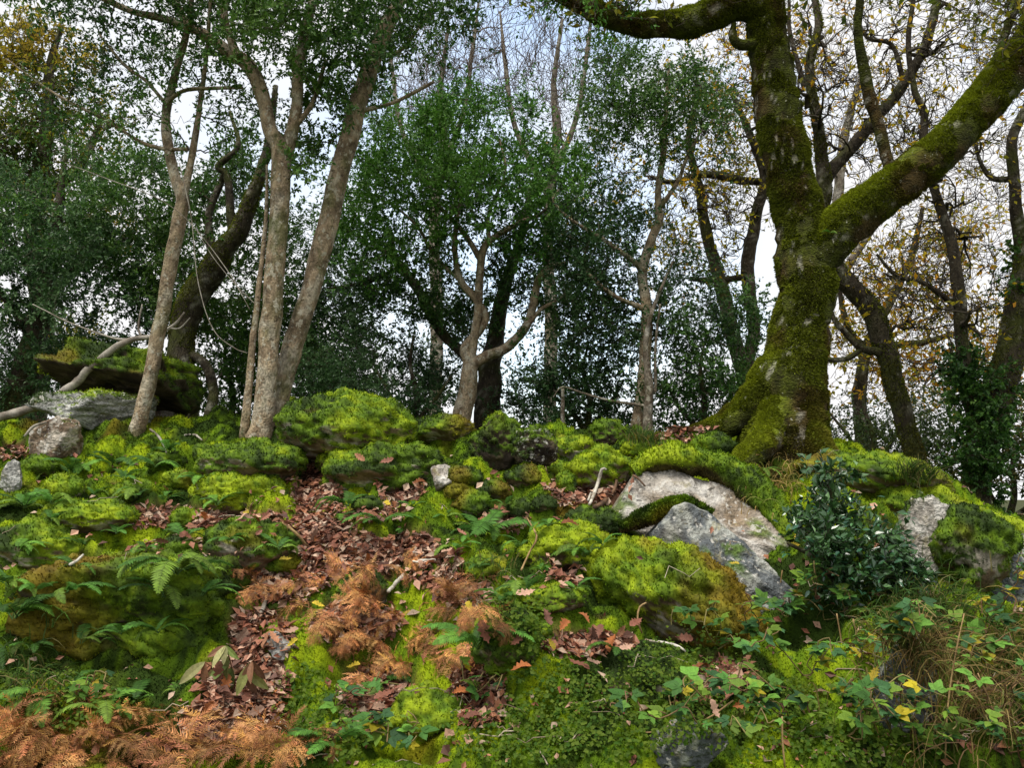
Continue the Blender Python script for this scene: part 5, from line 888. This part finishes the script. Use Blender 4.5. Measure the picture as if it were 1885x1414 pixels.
mp_ = [(1105, 1240), (1030, 1180), (1085, 1175), (1150, 1170), (1165, 1205), (835, 1035), (985, 1115), (1000, 1145), (1065, 985), (1035, 975), (850, 1340), (1045, 1230), (1130, 1185), (940, 1270), (1320, 1345), (1345, 1320), (1240, 1190), (1100, 1195), (490, 1030), (1180, 1175), (345, 985), (1310, 1300), (655, 850), (700, 880), (1205, 840), (860, 1010), (940, 1235), (760, 905), (900, 1245), (1020, 905)]
for p in hit(*np.array(mp_, float).T):
    n_ = np.array([0, -0.6, 0.8])+0.3*R.normal(size=3); o = obj('fallen_leaf', FLm[R.integers(0, 5)], M_dead); place(o, p+np.array([0, -0.05, 0.06]), np.cross(n_, R.normal(size=3)), n_, R.uniform(0.08, 0.13)); tag(o, 'large curled pinkish fallen leaf caught on green moss outside the gully', 'fallen leaf', 'fallen leaves on the moss')
yl = [(1010, 1215), (540, 1050), (530, 1225), (600, 1135), (640, 1250), (720, 950), (450, 960), (1610, 1250), (1460, 1010), (1470, 1020), (1340, 1055), (870, 1150), (545, 1095), (760, 1180)]
for p in hit(*np.array(yl, float).T):
    n_ = np.array([0, -0.7, 0.8])+0.3*R.normal(size=3); o = obj('fallen_leaf', FLy[0], M_dead); place(o, p+np.array([0, -0.04, 0.06]), np.cross(n_, R.normal(size=3)), n_, R.uniform(0.06, 0.10)); tag(o, 'bright yellow fallen leaf caught among moss and dead leaves', 'fallen leaf', 'yellow fallen leaves')
# small round leaved ground cover and low herbs
GC = [(1150, 1330, 150, 70), (960, 1360, 130, 60), (1020, 1260, 80, 40), (1260, 1230, 110, 40), (620, 1360, 60, 50), (100, 1300, 130, 50), (560, 1300, 50, 60), (950, 1150, 60, 60), (1400, 1330, 120, 70), (1600, 1380, 120, 40)]
a, b = px_in(7000, GC); P = hit(a, np.minimum(b, 1412)); N = nrm(np.array([0, -0.5, 0.85])+0.45*R.normal(size=P.shape)); D = np.cross(N, nrm(R.normal(size=P.shape))); l = R.uniform(0.012, 0.03, len(P)); gc = cmix(np.broadcast_to((0.06, 0.15, 0.015), P.shape), (0.20, 0.28, 0.03), R.random(len(P)))
V, Fc, cc = leaves4(P+N*R.uniform(0.01, 0.07, (len(P), 1)), D, N, l, l*0.42, gc, fold=0.15)
tag(obj('ground_cover', mesh('ground_cover', V, Fc, cc, False), M_oak), 'tiny light green creeping leaves spread over the lower bank', 'ground cover', kind='stuff')

# twigs and needles strewn over the bank
nT = 420; a = R.uniform(0, 1885, nT); b = 830+580*R.random(nT); P = hit(a, b); D = R.normal(size=(nT, 3)); D[:, 2] = 0; D = nrm(D)*R.uniform(0.04, 0.16, (nT, 1)); t6 = np.linspace(-1, 1, 5)
PP = P[:, None]+D[:, None]*t6[None, :, None]+0.012*R.normal(size=(nT, 5, 3)); zz_ = gh(PP[:, :, 0], PP[:, :, 1]); kp_ = np.ptp(zz_, axis=1) < 0.07; PP[:, :, 2] = zz_+0.012+0.02*R.random((nT, 1)); PP = PP[kp_]; nT = len(PP)
V, Fq = tubes_batch(PP, np.full((nT, 5), 1.0)*R.uniform(0.0015, 0.004, (nT, 1)), 4); cc = np.repeat(cmix(np.tile((0.12, 0.07, 0.04), (nT, 1)), (0.42, 0.36, 0.26), R.random(nT)), 20, 0)
tag(obj('twig_litter', mesh('twig_litter', V, Fq, cc), M_wood), 'thin broken twigs strewn over moss and leaf litter on the bank', 'twigs', kind='stuff')
